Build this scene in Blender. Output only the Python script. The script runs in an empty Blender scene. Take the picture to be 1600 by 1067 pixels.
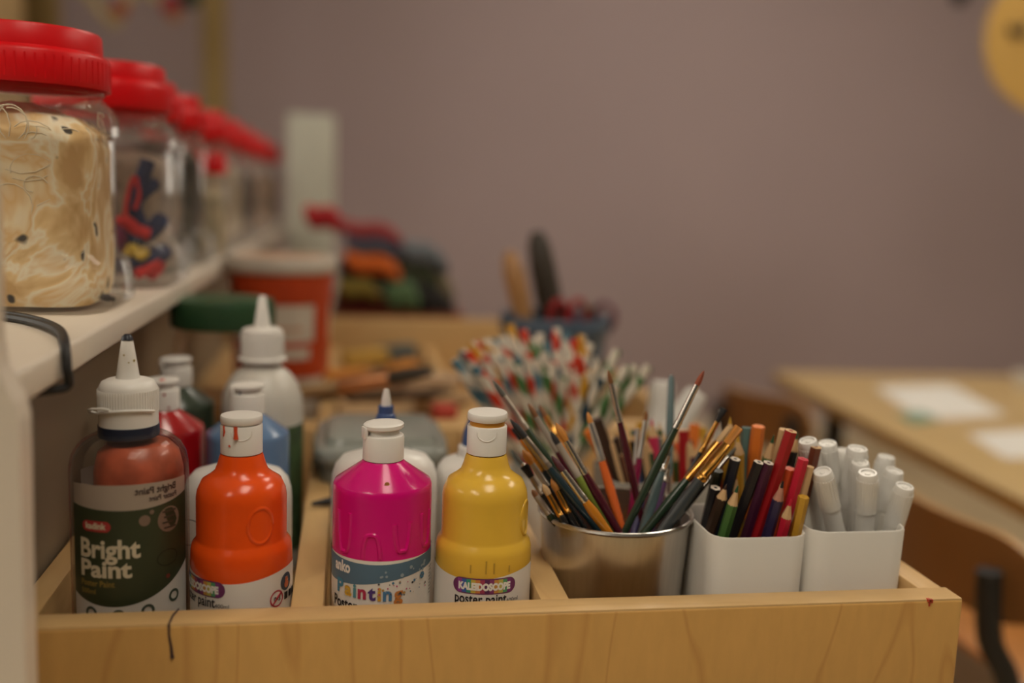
import bpy, bmesh, math, random
from mathutils import Vector, Matrix, Quaternion
random.seed(7)
scene = bpy.context.scene
COL = scene.collection
PI = math.pi

# ------------------------------------------------------------------ camera, world, lights, exposure
FPX, CX, CY = 1555.0, 800.0, 533.5
ROT = Matrix(((0.98643884, -0.01255411, -0.16364842),
              (-0.16007775, 0.146581, -0.9761604),
              (0.03624257, 0.989119, 0.14258356)))      # camera axes in the world (X along tray front, Y into depth, Z up)
CAMP = Vector((0, 0, 1.0))
cam = bpy.data.cameras.new('camera')
cam.sensor_width = 36.0
cam.lens = 36.0 * FPX / 1600.0
cam.clip_start = 0.01
cam.dof.use_dof = True
cam.dof.focus_distance = 0.64
cam.dof.aperture_fstop = 1.9
camo = bpy.data.objects.new('camera', cam)
COL.objects.link(camo)
camo.matrix_world = Matrix.Translation(CAMP) @ ROT.to_4x4()
scene.camera = camo

w = bpy.data.worlds.new('world')
scene.world = w
w.use_nodes = True
w.node_tree.nodes['Background'].inputs[0].default_value = (1.0, 0.90, 0.78, 1)
w.node_tree.nodes['Background'].inputs[1].default_value = 0.06

scene.view_settings.view_transform = 'Standard'
scene.view_settings.look = 'None'
scene.view_settings.gamma = 1
scene.view_settings.use_curve_mapping = False
scene.view_settings.exposure = -0.76
scene.cycles.use_denoising = True
scene.cycles.max_bounces = 10
scene.cycles.transparent_max_bounces = 24
scene.cycles.sample_clamp_indirect = 4.0


def pix(x, y):
    return ROT @ Vector((x - CX, CY - y, -FPX))


def atY(x, y, Y):
    v = pix(x, y)
    return CAMP + v * (Y / v.y)


def toPix(p):
    c = ROT.transposed() @ (Vector(p) - CAMP)
    return CX + FPX * c.x / -c.z, CY - FPX * c.y / -c.z


# ------------------------------------------------------------------ materials
def lin(c):
    c /= 255.0
    return c / 12.92 if c <= 0.04045 else ((c + 0.055) / 1.055) ** 2.4


def S(r, g, b):
    return (lin(r), lin(g), lin(b))


MATS = {}


def M(name, rgb, rough=0.45, metal=0.0, var=0.08, scale=30.0, bump=0.0, spec=0.5, coat=0.0, sub=0.0, stretch=(1, 1, 1)):
    if name in MATS:
        return MATS[name]
    m = bpy.data.materials.new(name)
    m.use_nodes = True
    nt = m.node_tree
    b = nt.nodes['Principled BSDF']
    b.inputs['Roughness'].default_value = rough
    b.inputs['Metallic'].default_value = metal
    b.inputs['Specular IOR Level'].default_value = spec
    b.inputs['Coat Weight'].default_value = coat
    b.inputs['Coat Roughness'].default_value = 0.08
    if sub:
        b.inputs['Subsurface Weight'].default_value = sub
        b.inputs['Subsurface Radius'].default_value = (0.01, 0.008, 0.006)
        b.inputs['Subsurface Scale'].default_value = 0.3
    tc = nt.nodes.new('ShaderNodeTexCoord')
    mp = nt.nodes.new('ShaderNodeMapping')
    mp.inputs['Scale'].default_value = stretch
    nt.links.new(tc.outputs['Object'], mp.inputs[0])
    nz = nt.nodes.new('ShaderNodeTexNoise')
    nz.inputs['Scale'].default_value = scale
    nz.inputs['Detail'].default_value = 4
    nt.links.new(mp.outputs[0], nz.inputs['Vector'])
    r = nt.nodes.new('ShaderNodeValToRGB')
    r.color_ramp.elements[0].position = 0.3
    r.color_ramp.elements[1].position = 0.7
    r.color_ramp.elements[0].color = tuple(max(0, c * (1 - var)) for c in rgb) + (1,)
    r.color_ramp.elements[1].color = tuple(min(1, c * (1 + var)) for c in rgb) + (1,)
    nt.links.new(nz.outputs['Fac'], r.inputs[0])
    nt.links.new(r.outputs[0], b.inputs['Base Color'])
    if bump:
        bp = nt.nodes.new('ShaderNodeBump')
        bp.inputs['Strength'].default_value = bump
        bp.inputs['Distance'].default_value = 0.002
        nt.links.new(nz.outputs['Fac'], bp.inputs['Height'])
        nt.links.new(bp.outputs[0], b.inputs['Normal'])
    MATS[name] = m
    return m


def clear_plastic(name, tint=(0.93, 0.92, 0.9), gloss=0.75, rough=0.06, haze=0.0):
    """thin clear plastic: mostly see-through, shiny at grazing angles, a little cloudy"""
    if name in MATS:
        return MATS[name]
    m = bpy.data.materials.new(name)
    m.use_nodes = True
    nt = m.node_tree
    nt.nodes.clear()
    out = nt.nodes.new('ShaderNodeOutputMaterial')
    tr = nt.nodes.new('ShaderNodeBsdfTransparent')
    tr.inputs[0].default_value = tint + (1,)
    gl = nt.nodes.new('ShaderNodeBsdfGlossy')
    gl.inputs['Roughness'].default_value = rough
    gl.inputs[0].default_value = (gloss, gloss, gloss, 1)
    lw = nt.nodes.new('ShaderNodeFresnel')
    lw.inputs[0].default_value = 1.28
    df = nt.nodes.new('ShaderNodeBsdfTranslucent')
    df.inputs[0].default_value = (0.75, 0.72, 0.68, 1)
    df2 = nt.nodes.new('ShaderNodeBsdfDiffuse')
    df2.inputs[0].default_value = (0.75, 0.72, 0.68, 1)
    ad = nt.nodes.new('ShaderNodeMixShader')
    ad.inputs[0].default_value = 0.5
    nt.links.new(df.outputs[0], ad.inputs[1])
    nt.links.new(df2.outputs[0], ad.inputs[2])
    hz = nt.nodes.new('ShaderNodeMixShader')
    nz = nt.nodes.new('ShaderNodeTexNoise')
    nz.inputs['Scale'].default_value = 25
    tc = nt.nodes.new('ShaderNodeTexCoord')
    nt.links.new(tc.outputs['Object'], nz.inputs['Vector'])
    mu = nt.nodes.new('ShaderNodeMath')
    mu.operation = 'MULTIPLY'
    mu.inputs[1].default_value = 2 * haze
    nt.links.new(nz.outputs['Fac'], mu.inputs[0])
    nt.links.new(mu.outputs[0], hz.inputs[0])
    nt.links.new(tr.outputs[0], hz.inputs[1])
    nt.links.new(ad.outputs[0], hz.inputs[2])
    mx = nt.nodes.new('ShaderNodeMixShader')
    fm = nt.nodes.new('ShaderNodeMath'); fm.operation = 'MULTIPLY'; fm.inputs[1].default_value = 0.55
    nt.links.new(lw.outputs[0], fm.inputs[0])
    nt.links.new(fm.outputs[0], mx.inputs[0])
    nt.links.new(hz.outputs[0], mx.inputs[1])
    nt.links.new(gl.outputs[0], mx.inputs[2])
    nt.links.new(mx.outputs[0], out.inputs[0])
    MATS[name] = m
    return m


def wood(name, light, dark, scale=9.0, rot=(0, 0, 0), stretch=(1, 1, 0.12), rough=0.42, lines=0.55):
    if name in MATS:
        return MATS[name]
    m = bpy.data.materials.new(name)
    m.use_nodes = True
    nt = m.node_tree
    b = nt.nodes['Principled BSDF']
    b.inputs['Roughness'].default_value = rough
    tc = nt.nodes.new('ShaderNodeTexCoord')
    mp = nt.nodes.new('ShaderNodeMapping')
    mp.inputs['Scale'].default_value = stretch
    mp.inputs['Rotation'].default_value = rot
    nt.links.new(tc.outputs['Object'], mp.inputs[0])
    n1 = nt.nodes.new('ShaderNodeTexNoise')
    n1.inputs['Scale'].default_value = scale
    n1.inputs['Detail'].default_value = 2
    n1.inputs['Distortion'].default_value = 0.4
    nt.links.new(mp.outputs[0], n1.inputs['Vector'])
    # contour lines of a smooth noise = cathedral figure
    mu = nt.nodes.new('ShaderNodeMath'); mu.operation = 'MULTIPLY'; mu.inputs[1].default_value = 9
    nt.links.new(n1.outputs['Fac'], mu.inputs[0])
    fr = nt.nodes.new('ShaderNodeMath'); fr.operation = 'PINGPONG'; fr.inputs[1].default_value = 0.5
    nt.links.new(mu.outputs[0], fr.inputs[0])
    rp = nt.nodes.new('ShaderNodeValToRGB')
    rp.color_ramp.elements[0].position = 0.0
    rp.color_ramp.elements[0].color = (lines, lines, lines, 1)
    rp.color_ramp.elements[1].position = 0.10
    rp.color_ramp.elements[1].color = (0, 0, 0, 1)
    nt.links.new(fr.outputs[0], rp.inputs[0])
    n2 = nt.nodes.new('ShaderNodeTexNoise')
    n2.inputs['Scale'].default_value = scale * 14
    n2.inputs['Detail'].default_value = 5
    nt.links.new(mp.outputs[0], n2.inputs['Vector'])
    mx0 = nt.nodes.new('ShaderNodeMix'); mx0.data_type = 'RGBA'
    mx0.inputs['A'].default_value = light + (1,)
    mx0.inputs['B'].default_value = tuple(l * 0.82 for l in light) + (1,)
    nt.links.new(n2.outputs['Fac'], mx0.inputs['Factor'])
    mx = nt.nodes.new('ShaderNodeMix'); mx.data_type = 'RGBA'
    mx.inputs['B'].default_value = dark + (1,)
    nt.links.new(rp.outputs[0], mx.inputs['Factor'])
    nt.links.new(mx0.outputs['Result'], mx.inputs['A'])
    nt.links.new(mx.outputs['Result'], b.inputs['Base Color'])
    MATS[name] = m
    return m


def stripe_mat(name, c1, c2, pitch=0.036, share=0.50, c3=None):
    """paper straw: a colour band winding round the tube"""
    if name in MATS:
        return MATS[name]
    m = bpy.data.materials.new(name)
    m.use_nodes = True
    nt = m.node_tree
    b = nt.nodes['Principled BSDF']
    b.inputs['Roughness'].default_value = 0.6
    tc = nt.nodes.new('ShaderNodeTexCoord')
    sp = nt.nodes.new('ShaderNodeSeparateXYZ')
    nt.links.new(tc.outputs['Object'], sp.inputs[0])
    at = nt.nodes.new('ShaderNodeMath'); at.operation = 'ARCTAN2'
    nt.links.new(sp.outputs['Y'], at.inputs[0]); nt.links.new(sp.outputs['X'], at.inputs[1])
    a2 = nt.nodes.new('ShaderNodeMath'); a2.operation = 'DIVIDE'; a2.inputs[1].default_value = 2 * PI
    nt.links.new(at.outputs[0], a2.inputs[0])
    zz = nt.nodes.new('ShaderNodeMath'); zz.operation = 'DIVIDE'; zz.inputs[1].default_value = pitch
    nt.links.new(sp.outputs['Z'], zz.inputs[0])
    ad = nt.nodes.new('ShaderNodeMath'); ad.operation = 'ADD'
    nt.links.new(a2.outputs[0], ad.inputs[0]); nt.links.new(zz.outputs[0], ad.inputs[1])
    fr = nt.nodes.new('ShaderNodeMath'); fr.operation = 'FRACT'
    nt.links.new(ad.outputs[0], fr.inputs[0])
    rp = nt.nodes.new('ShaderNodeValToRGB')
    rp.color_ramp.interpolation = 'CONSTANT'
    rp.color_ramp.elements[0].color = c1 + (1,)
    rp.color_ramp.elements[1].position = share
    rp.color_ramp.elements[1].color = c2 + (1,)
    if c3:
        e = rp.color_ramp.elements.new(0.62); e.color = c3 + (1,)
        e = rp.color_ramp.elements.new(0.82); e.color = c2 + (1,)
    nt.links.new(fr.outputs[0], rp.inputs[0])
    nt.links.new(rp.outputs[0], b.inputs['Base Color'])
    MATS[name] = m
    return m


# ------------------------------------------------------------------ geometry helpers: each returns (verts, faces)
def lathe(prof, n=36, a0=0.0):
    vs, fs, rings = [], [], []
    for r, z in prof:
        if r < 1e-6:
            rings.append([len(vs)]); vs.append((0, 0, z))
        else:
            ring = []
            for i in range(n):
                a = a0 + 2 * PI * i / n
                ring.append(len(vs)); vs.append((r * math.cos(a), r * math.sin(a), z))
            rings.append(ring)
    for A, B in zip(rings, rings[1:]):
        if len(A) == 1 and len(B) == 1:
            continue
        for i in range(n):
            j = (i + 1) % n
            if len(A) == 1:
                fs.append((A[0], B[j], B[i]))
            elif len(B) == 1:
                fs.append((A[i], A[j], B[0]))
            else:
                fs.append((A[i], A[j], B[j], B[i]))
    return vs, fs


def loft(rings, cap0=True, cap1=True):
    vs, fs = [], []
    n = len(rings[0])
    for r in rings:
        vs += [tuple(p) for p in r]
    for k in range(len(rings) - 1):
        for i in range(n):
            j = (i + 1) % n
            fs.append((k * n + i, k * n + j, (k + 1) * n + j, (k + 1) * n + i))
    if cap0:
        fs.append(tuple(reversed(range(n))))
    if cap1:
        fs.append(tuple(range((len(rings) - 1) * n, len(rings) * n)))
    return vs, fs


def rrect(hw, hd, rad, z, n=5, cx=0.0, cy=0.0):
    pts = []
    for qx, qy, a in ((1, 1, 0), (-1, 1, PI / 2), (-1, -1, PI), (1, -1, 1.5 * PI)):
        for i in range(n + 1):
            t = a + PI / 2 * i / n
            pts.append((cx + qx * (hw - rad) + rad * math.cos(t), cy + qy * (hd - rad) + rad * math.sin(t), z))
    return pts


def box(x0, x1, y0, y1, z0, z1, bev=0.0, seg=2):
    bm = bmesh.new()
    bmesh.ops.create_cube(bm, size=1)
    for v in bm.verts:
        v.co = Vector(((x0 + x1) / 2 + v.co.x * (x1 - x0), (y0 + y1) / 2 + v.co.y * (y1 - y0), (z0 + z1) / 2 + v.co.z * (z1 - z0)))
    if bev:
        bmesh.ops.bevel(bm, geom=list(bm.edges), offset=bev, segments=seg, affect='EDGES', profile=0.5)
    bm.verts.index_update()
    out = [tuple(v.co) for v in bm.verts], [tuple(v.index for v in f.verts) for f in bm.faces]
    bm.free()
    return out


def tube(path, rad, n=10, caps=True):
    path = [Vector(p) for p in path]
    if not hasattr(rad, '__len__'):
        rad = [rad] * len(path)
    rings = []
    up = None
    for i, p in enumerate(path):
        t = (path[min(i + 1, len(path) - 1)] - path[max(i - 1, 0)]).normalized()
        if up is None:
            up = Vector((0, 0, 1)) if abs(t.z) < 0.9 else Vector((1, 0, 0))
        s = t.cross(up).normalized()
        up = s.cross(t).normalized()
        rings.append([p + (s * math.cos(2 * PI * k / n) + up * math.sin(2 * PI * k / n)) * rad[i] for k in range(n)])
    return loft(rings, caps, caps)


def join(*parts):
    vs, fs = [], []
    for v, f in parts:
        o = len(vs)
        vs += list(v)
        fs += [tuple(i + o for i in q) for q in f]
    return vs, fs


def shift(g, d):
    return [(v[0] + d[0], v[1] + d[1], v[2] + d[2]) for v in g[0]], g[1]


def xf(g, m):
    return [tuple(m @ Vector(v)) for v in g[0]], g[1]


def patch(r, a0, a1, z0, z1, n=24, m=3, thick=0.0):
    """strip on a cylinder; angle 0 faces local -Y, positive to the viewer's right; z0/z1 may be functions of the angle; r may be a function of z"""
    vs, fs = [], []
    for i in range(n + 1):
        a = a0 + (a1 - a0) * i / n
        zl = z0(a) if callable(z0) else z0
        zh = z1(a) if callable(z1) else z1
        for k in range(m + 1):
            z = zl + (zh - zl) * k / m
            rr = r(z) if callable(r) else r
            vs.append((rr * math.sin(a), -rr * math.cos(a), z))
    for i in range(n):
        for k in range(m):
            p = i * (m + 1) + k
            fs.append((p, p + m + 1, p + m + 2, p + 1))
    return vs, fs


def disc_patch(r, ac, zc, rad, n=20, sx=1.0, ring=0.0):
    vs, fs = [], []
    for i in range(n):
        t = 2 * PI * i / n
        for q in ((1.0, ring) if ring else (1.0,)):
            a = ac + sx * q * rad * math.cos(t) / r
            vs.append((r * math.sin(a), -r * math.cos(a), zc + q * rad * math.sin(t)))
    if ring:
        for i in range(n):
            j = (i + 1) % n
            fs.append((2 * i, 2 * j, 2 * j + 1, 2 * i + 1))
    else:
        fs.append(tuple(range(n)))
    return vs, fs


def pill_patch(r, ac, zc, hw, hh, n=8):
    """rounded bar on a cylinder"""
    top, bot = [], []
    for i in range(n + 1):
        t = PI / 2 * i / n
        top.append((-hw + hh - hh * math.cos(t), hh * math.sin(t)))
    for i in range(1, 9):
        top.append((-hw + hh + (2 * hw - 2 * hh) * i / 9, hh))
    for i in range(n + 1):
        t = PI / 2 * (1 - i / n)
        top.append((hw - hh + hh * math.cos(t), hh * math.sin(t)))
    vs, fs = [], []
    for u, v in top:
        a = ac + u / r
        vs.append((r * math.sin(a), -r * math.cos(a), zc - v))
        vs.append((r * math.sin(a), -r * math.cos(a), zc + v))
    for i in range(len(top) - 1):
        fs.append((2 * i, 2 * i + 2, 2 * i + 3, 2 * i + 1))
    return vs, fs


def text2d(body, size, bold=0.0, mirror=False, shear=0.0):
    cu = bpy.data.curves.new('lettering_curve', 'FONT')
    cu.body = body
    cu.size = size
    cu.offset = bold
    cu.align_x = 'LEFT'
    cu.resolution_u = 3
    cu.shear = shear
    ob = bpy.data.objects.new('lettering_curve', cu)
    COL.objects.link(ob)
    dg = bpy.context.evaluated_depsgraph_get()
    me = bpy.data.meshes.new_from_object(ob.evaluated_get(dg))
    vs = [tuple(v.co) for v in me.vertices]
    fs = [tuple(p.vertices) for p in me.polygons]
    bpy.data.objects.remove(ob)
    bpy.data.curves.remove(cu)
    bpy.data.meshes.remove(me)
    if vs:
        x0 = min(v[0] for v in vs); x1 = max(v[0] for v in vs)
        vs = [(v[0] - x0, v[1], 0) for v in vs]
        if mirror:
            vs = [((x1 - x0) - v[0], v[1], 0) for v in vs]
    return vs, fs


def text_wrap(body, size, r, ac, zc, bold=0.0, width=None, mirror=False, center=True):
    vs, fs = text2d(body, size, bold, mirror)
    if not vs:
        return vs, fs
    W = max(v[0] for v in vs)
    k = (width / W) if width else 1.0
    off = W * k / 2 if center else 0
    out = []
    for x, y, _ in vs:
        a = ac + (x * k - off) / r
        out.append((r * math.sin(a), -r * math.cos(a), zc + y))
    return out, fs


def obj(name, g, mat, parent=None, smooth=True, angle=40):
    me = bpy.data.meshes.new(name)
    me.from_pydata([tuple(v) for v in g[0]], [], g[1])
    me.materials.append(mat)
    if smooth:
        for p in me.polygons:
            p.use_smooth = True
        try:
            me.set_sharp_from_angle(angle=math.radians(angle))
        except Exception:
            pass
    me.update()
    o = bpy.data.objects.new(name, me)
    COL.objects.link(o)
    if parent:
        o.parent = parent
    return o


def tag(o, label=None, cat=None, group=None, kind=None):
    if label: o['label'] = label
    if cat: o['category'] = cat
    if group: o['group'] = group
    if kind: o['kind'] = kind
    return o


def thing(name, label, cat, loc=(0, 0, 0), rz=0.0, group=None):
    o = bpy.data.objects.new(name, None)
    o.empty_display_size = 0.02
    COL.objects.link(o)
    o.location = loc
    o.rotation_euler = (0, 0, rz)
    return tag(o, label, cat, group)


def face_cam(x, y):
    return -math.atan2(x, y)


# ------------------------------------------------------------------ common materials
LAM = M('white_laminate', (0.70, 0.62, 0.52), 0.35, var=0.05, scale=6)
MAPLE = wood('maple_board', (0.72, 0.41, 0.125), (0.44, 0.20, 0.05), scale=10.0, stretch=(1.0, 1, 0.30), rough=0.45, lines=0.42)
MAPLE_T = wood('maple_edge', (0.68, 0.44, 0.19), (0.46, 0.25, 0.10), scale=9.0, stretch=(0.25, 1, 1), rough=0.45, lines=0.25)
MAPLE_D = wood('maple_divider', (0.66, 0.42, 0.18), (0.44, 0.24, 0.09), scale=9.0, stretch=(1, 0.2, 1), rough=0.5, lines=0.25)
WHITEP = M('white_plastic', (0.78, 0.76, 0.72), 0.32, var=0.02, sub=0.0)
CAPW = M('cap_white', (0.80, 0.77, 0.72), 0.35, var=0.02)
INK = M('dark_ink', (0.012, 0.011, 0.014), 0.5, var=0.2)
BLACK = M('black_metal', (0.012, 0.012, 0.013), 0.5, var=0.1)
STEEL = M('brushed_steel', (0.60, 0.57, 0.53), 0.30, 1.0, var=0.05, scale=300, stretch=(1, 1, 0.1))
CLEAR = clear_plastic('clear_plastic', haze=0.04)

# ------------------------------------------------------------------ the room
FLOORM = M('floor_vinyl', (0.56, 0.44, 0.26), 0.45, var=0.08, scale=3)
WALLM = M('mauve_paint', (0.425, 0.336, 0.348), 0.8, var=0.025, scale=1.5, bump=0.05)
WALLL = M('cream_paint', (0.46, 0.41, 0.35), 0.8, var=0.03, scale=1.5, bump=0.05)
CEILM = M('ceiling_paint', (0.52, 0.50, 0.47), 0.85, var=0.03, scale=2)
YW = 4.0
tag(obj('floor', box(-2.2, 3.6, -2.6, YW, -0.05, 0.0), FLOORM, smooth=False), kind='structure')
tag(obj('wall_back', box(-2.2, 3.6, YW, YW + 0.1, 0, 2.7), WALLM, smooth=False), kind='structure')
tag(obj('wall_left', box(-2.3, -2.2, -2.6, YW, 0, 2.7), WALLL, smooth=False), kind='structure')
tag(obj('wall_right', box(3.6, 3.7, -2.6, YW, 0, 2.7), WALLL, smooth=False), kind='structure')
tag(obj('ceiling', box(-2.2, 3.6, -2.6, YW, 2.7, 2.75), CEILM, smooth=False), kind='structure')
tag(obj('baseboard_back', box(-2.2, 3.6, YW - 0.015, YW, 0, 0.1, 0.004), LAM), kind='structure')

LAMPM = bpy.data.materials.new('lamp_diffuser')
LAMPM.use_nodes = True
_b = LAMPM.node_tree.nodes['Principled BSDF']
_b.inputs['Base Color'].default_value = (0.9, 0.9, 0.88, 1)
_b.inputs['Emission Color'].default_value = (1.0, 0.90, 0.75, 1)
_b.inputs['Emission Strength'].default_value = 15.0


WINM = bpy.data.materials.new('daylit_pane')
WINM.use_nodes = True
_b = WINM.node_tree.nodes['Principled BSDF']
_b.inputs['Base Color'].default_value = (0.8, 0.8, 0.8, 1)
_b.inputs['Roughness'].default_value = 0.1
_b.inputs['Emission Color'].default_value = (1.0, 0.92, 0.80, 1)
_b.inputs['Emission Strength'].default_value = 3.6


def ceiling_lamp(x, y, label):
    t = thing('ceiling_light', label, 'ceiling light', (x, y, 2.7), 0, 'ceiling lights')
    fr = join(box(-0.32, -0.29, -0.62, 0.62, -0.05, 0), box(0.29, 0.32, -0.62, 0.62, -0.05, 0),
              box(-0.29, 0.29, -0.62, -0.59, -0.05, 0), box(-0.29, 0.29, 0.59, 0.62, -0.05, 0))
    obj('lamp_frame', fr, LAM, t, smooth=False)
    obj('diffuser', box(-0.29, 0.29, -0.59, 0.59, -0.04, -0.02), LAMPM, t, smooth=False)


ceiling_lamp(0.30, -0.35, 'ceiling light panel behind the camera, in line with the tray')
ceiling_lamp(-1.30, -1.00, 'ceiling light panel behind the camera near the window')
ceiling_lamp(1.25, 2.35, 'ceiling light panel near the mauve wall')
ceiling_lamp(2.30, 1.30, 'ceiling light panel over the wooden table')

# window in the cream wall, bright with daylight
tag(obj('window_1', box(-2.199, -2.190, -0.2, 2.0, 0.95, 2.2), WINM, smooth=False), kind='structure')
wf = join(box(-2.2, -2.17, -0.27, -0.2, 0.88, 2.27), box(-2.2, -2.17, 2.0, 2.07, 0.88, 2.27), box(-2.2, -2.17, -0.2, 2.0, 2.2, 2.27), box(-2.2, -2.15, -0.2, 2.0, 0.88, 0.95), box(-2.2, -2.175, 0.88, 0.92, 0.95, 2.2))
wfo = obj('window_frame', wf, LAM, bpy.data.objects['window_1'], smooth=False)

# ------------------------------------------------------------------ cabinet under the trays and the trays
RIM, TF = 0.75, 0.671
cab = thing('storage_cabinet', 'low wooden storage cabinet carrying the paint trays', 'cabinet', (0.105, 1.35, 0))
obj('cabinet_body', box(-0.285, 0.285, -0.755, 0.74, 0.08, 0.630, 0.004), MAPLE, cab)
obj('plinth', box(-0.26, 0.26, -0.70, 0.70, 0.0, 0.08), MAPLE_D, cab, smooth=False)
obj('cabinet_top', box(-0.30, 0.30, -0.762, 0.77, 0.630, 0.655, 0.004), MAPLE_T, cab)


def make_tray(name, label, y0, y1, back_top, front=True):
    t = thing(name, label, 'tray', (0, 0, 0))
    obj('tray_base', box(-0.186, 0.396, y0 + 0.02, y1 - 0.02, 0.656, TF), MAPLE_D, t, smooth=False)
    obj('front_board', box(-0.194, 0.402, y0, y0 + 0.0205, (0.600 if front else 0.656), RIM, 0.0022, 3), MAPLE, t)
    obj('front_edge_band', box(-0.1935, 0.4015, y0 + 0.0006, y0 + 0.0200, RIM - 0.0021, RIM + 0.0006, 0.0009, 2), MAPLE_T, t)
    obj('back_board', box(-0.194, 0.402, y1 - 0.02, y1, 0.656, back_top, 0.0022), MAPLE_T, t)
    obj('side_rail', box(-0.192, -0.176, y0 + 0.0206, y1 - 0.0201, 0.656, RIM, 0.0018), MAPLE_D, t)
    obj('side_rail', box(0.382, 0.400, y0 + 0.0206, y1 - 0.0201, 0.656, RIM, 0.0018), MAPLE_D, t)
    obj('divider', box(-0.032, -0.012, y0 + 0.0206, y1 - 0.0201, TF, RIM - 0.0006, 0.0018), MAPLE_D, t)
    obj('divider', box(0.123, 0.142, y0 + 0.0206, y1 - 0.0201, TF, RIM - 0.0006, 0.0018), MAPLE_D, t)
    return t


tray = make_tray('wooden_tray', 'long pale wooden paint tray with dividers at the front', 0.566, 1.072, RIM)
tray2 = make_tray('wooden_tray', 'second wooden tray behind, full of brushes and wood scraps, with taller back board', 1.074, 1.66, 0.795, False)
# ink drip on the front board and small marks
drip = [(-0.0966, 0.5863, 0.7512), (-0.0985, 0.5765, 0.7513), (-0.0990, 0.5664, 0.7503), (-0.0988, 0.5655, 0.744), (-0.0978, 0.5655, 0.738), (-0.0972, 0.5654, 0.7315)]
obj('ink_drip', join(tube(drip, [0.0004, 0.0006, 0.0007, 0.0006, 0.0007, 0.0009], 6),
                     shift(lathe([(0, -0.0012), (0.0011, -0.0006), (0.0012, 0.0004), (0, 0.0012)], 10), (-0.0972, 0.5656, 0.7308))),
    M('purple_ink', (0.03, 0.012, 0.03), 0.4), tray)
obj('red_smudge', join(box(0.3760, 0.3782, 0.5652, 0.568, 0.7493, 0.75085), box(0.3772, 0.3796, 0.5652, 0.5672, 0.7484, 0.7507), box(0.3770, 0.3778, 0.5653, 0.5665, 0.7462, 0.7495)),
    M('red_smudge', (0.45, 0.05, 0.02), 0.6, var=0.4, scale=900), tray, smooth=False)

# ------------------------------------------------------------------ white shelf unit on the left
SHT = 0.9097
shelf = thing('shelf_unit', 'white laminate shelf unit holding the red lidded jars', 'shelf', (-0.33, 1.1, 0))


def sh(g):
    return shift(g, (0.33, -1.1, 0))


obj('shelf_board', sh(box(-0.40, -0.154, 0.5025, 3.02, 0.8917, SHT, 0.003, 3)), LAM, shelf)
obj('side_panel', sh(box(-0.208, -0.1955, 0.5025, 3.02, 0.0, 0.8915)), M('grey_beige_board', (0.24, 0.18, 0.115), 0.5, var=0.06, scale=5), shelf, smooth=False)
obj('far_panel', sh(box(-0.40, -0.2085, 3.0, 3.02, 0.0, 0.8915)), LAM, shelf, smooth=False)
# near upright, cut back at the height of the shelf board
out = [(59, 1080), (53, 850), (49, 645), (42, 618), (28, 592), (15, 565), (8, 530), (6, 480), (5, 400), (1, 300), (-6, 200), (-14, -40)]
ring = [atY(x, y, 0.502) for x, y in out]
ring = [Vector((ring[0].x, 0.502, 0.0))] + ring
left = [Vector((-0.40, 0.502, p.z)) for p in reversed(ring)]
poly = ring + left
vsu = [(p.x, 0.502, p.z) for p in poly] + [(p.x, 0.484, p.z) for p in poly]
n_ = len(poly)
fsu = [tuple(range(n_)), tuple(reversed(range(n_, 2 * n_)))] + [(i, i + n_, (i + 1) % n_ + n_, (i + 1) % n_) for i in range(n_)]
obj('near_upright', sh((vsu, fsu)), LAM, shelf, smooth=False)
tri = [atY(x, y, 0.60) for x, y in ((30, 715), (65, 742), (30, 758))]
ty = [(-0.1950, 0.585, 0.822), (-0.1950, 0.632, 0.815), (-0.1950, 0.585, 0.803)]
vt = [Vector(p) for p in ty] + [Vector(p) + Vector((0.0012, 0, 0)) for p in ty]
obj('green_sticker', sh((vt, [(0, 2, 1), (3, 4, 5), (0, 1, 4, 3), (1, 2, 5, 4), (2, 0, 3, 5)])), M('dark_green_sticker', (0.03, 0.05, 0.025), 0.6), shelf, smooth=False)
# black cable looping over the shelf edge
cpts = [(-0.25, 0.70, 0.9125), (-0.205, 0.67, 0.9125), (-0.170, 0.62, 0.9130), (-0.1535, 0.575, 0.9105), (-0.1500, 0.565, 0.900), (-0.1500, 0.567, 0.890), (-0.157, 0.562, 0.8880), (-0.172, 0.55, 0.8882)]


def smooth_path(p, k=5):
    p = [Vector(q) for q in p]
    o = []
    for i in range(len(p) - 1):
        a, b, c, d = p[max(i - 1, 0)], p[i], p[i + 1], p[min(i + 2, len(p) - 1)]
        for s in range(k):
            t = s / k
            o.append(0.5 * ((2 * b) + (c - a) * t + (2 * a - 5 * b + 4 * c - d) * t * t + (3 * b - a - 3 * c + d) * t ** 3))
    o.append(p[-1])
    return o


cb = thing('black_cable', 'black cable looped over the white shelf edge under the first jar', 'cable', (-0.25, 0.70, SHT))
obj('cable_strand', shift(tube(smooth_path(cpts), 0.0026, 8), (0.25, -0.70, -SHT)), BLACK, cb)
obj('cable_strand', shift(tube(smooth_path([(p[0] - 0.002 + 0.001 * (i % 2), p[1] + 0.018 - 0.003 * i, p[2] + (0.0002 if i < 3 else 0)) for i, p in enumerate(cpts)]), 0.0015, 8), (0.25, -0.70, -SHT)), BLACK, cb)

# ------------------------------------------------------------------ jars with red lids
REDLID = M('red_lid', (0.66, 0.004, 0.008), 0.36, var=0.04, spec=0.3)
JCLEAR = clear_plastic('jar_plastic', tint=(0.985, 0.98, 0.97), haze=0.05, rough=0.08)


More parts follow.
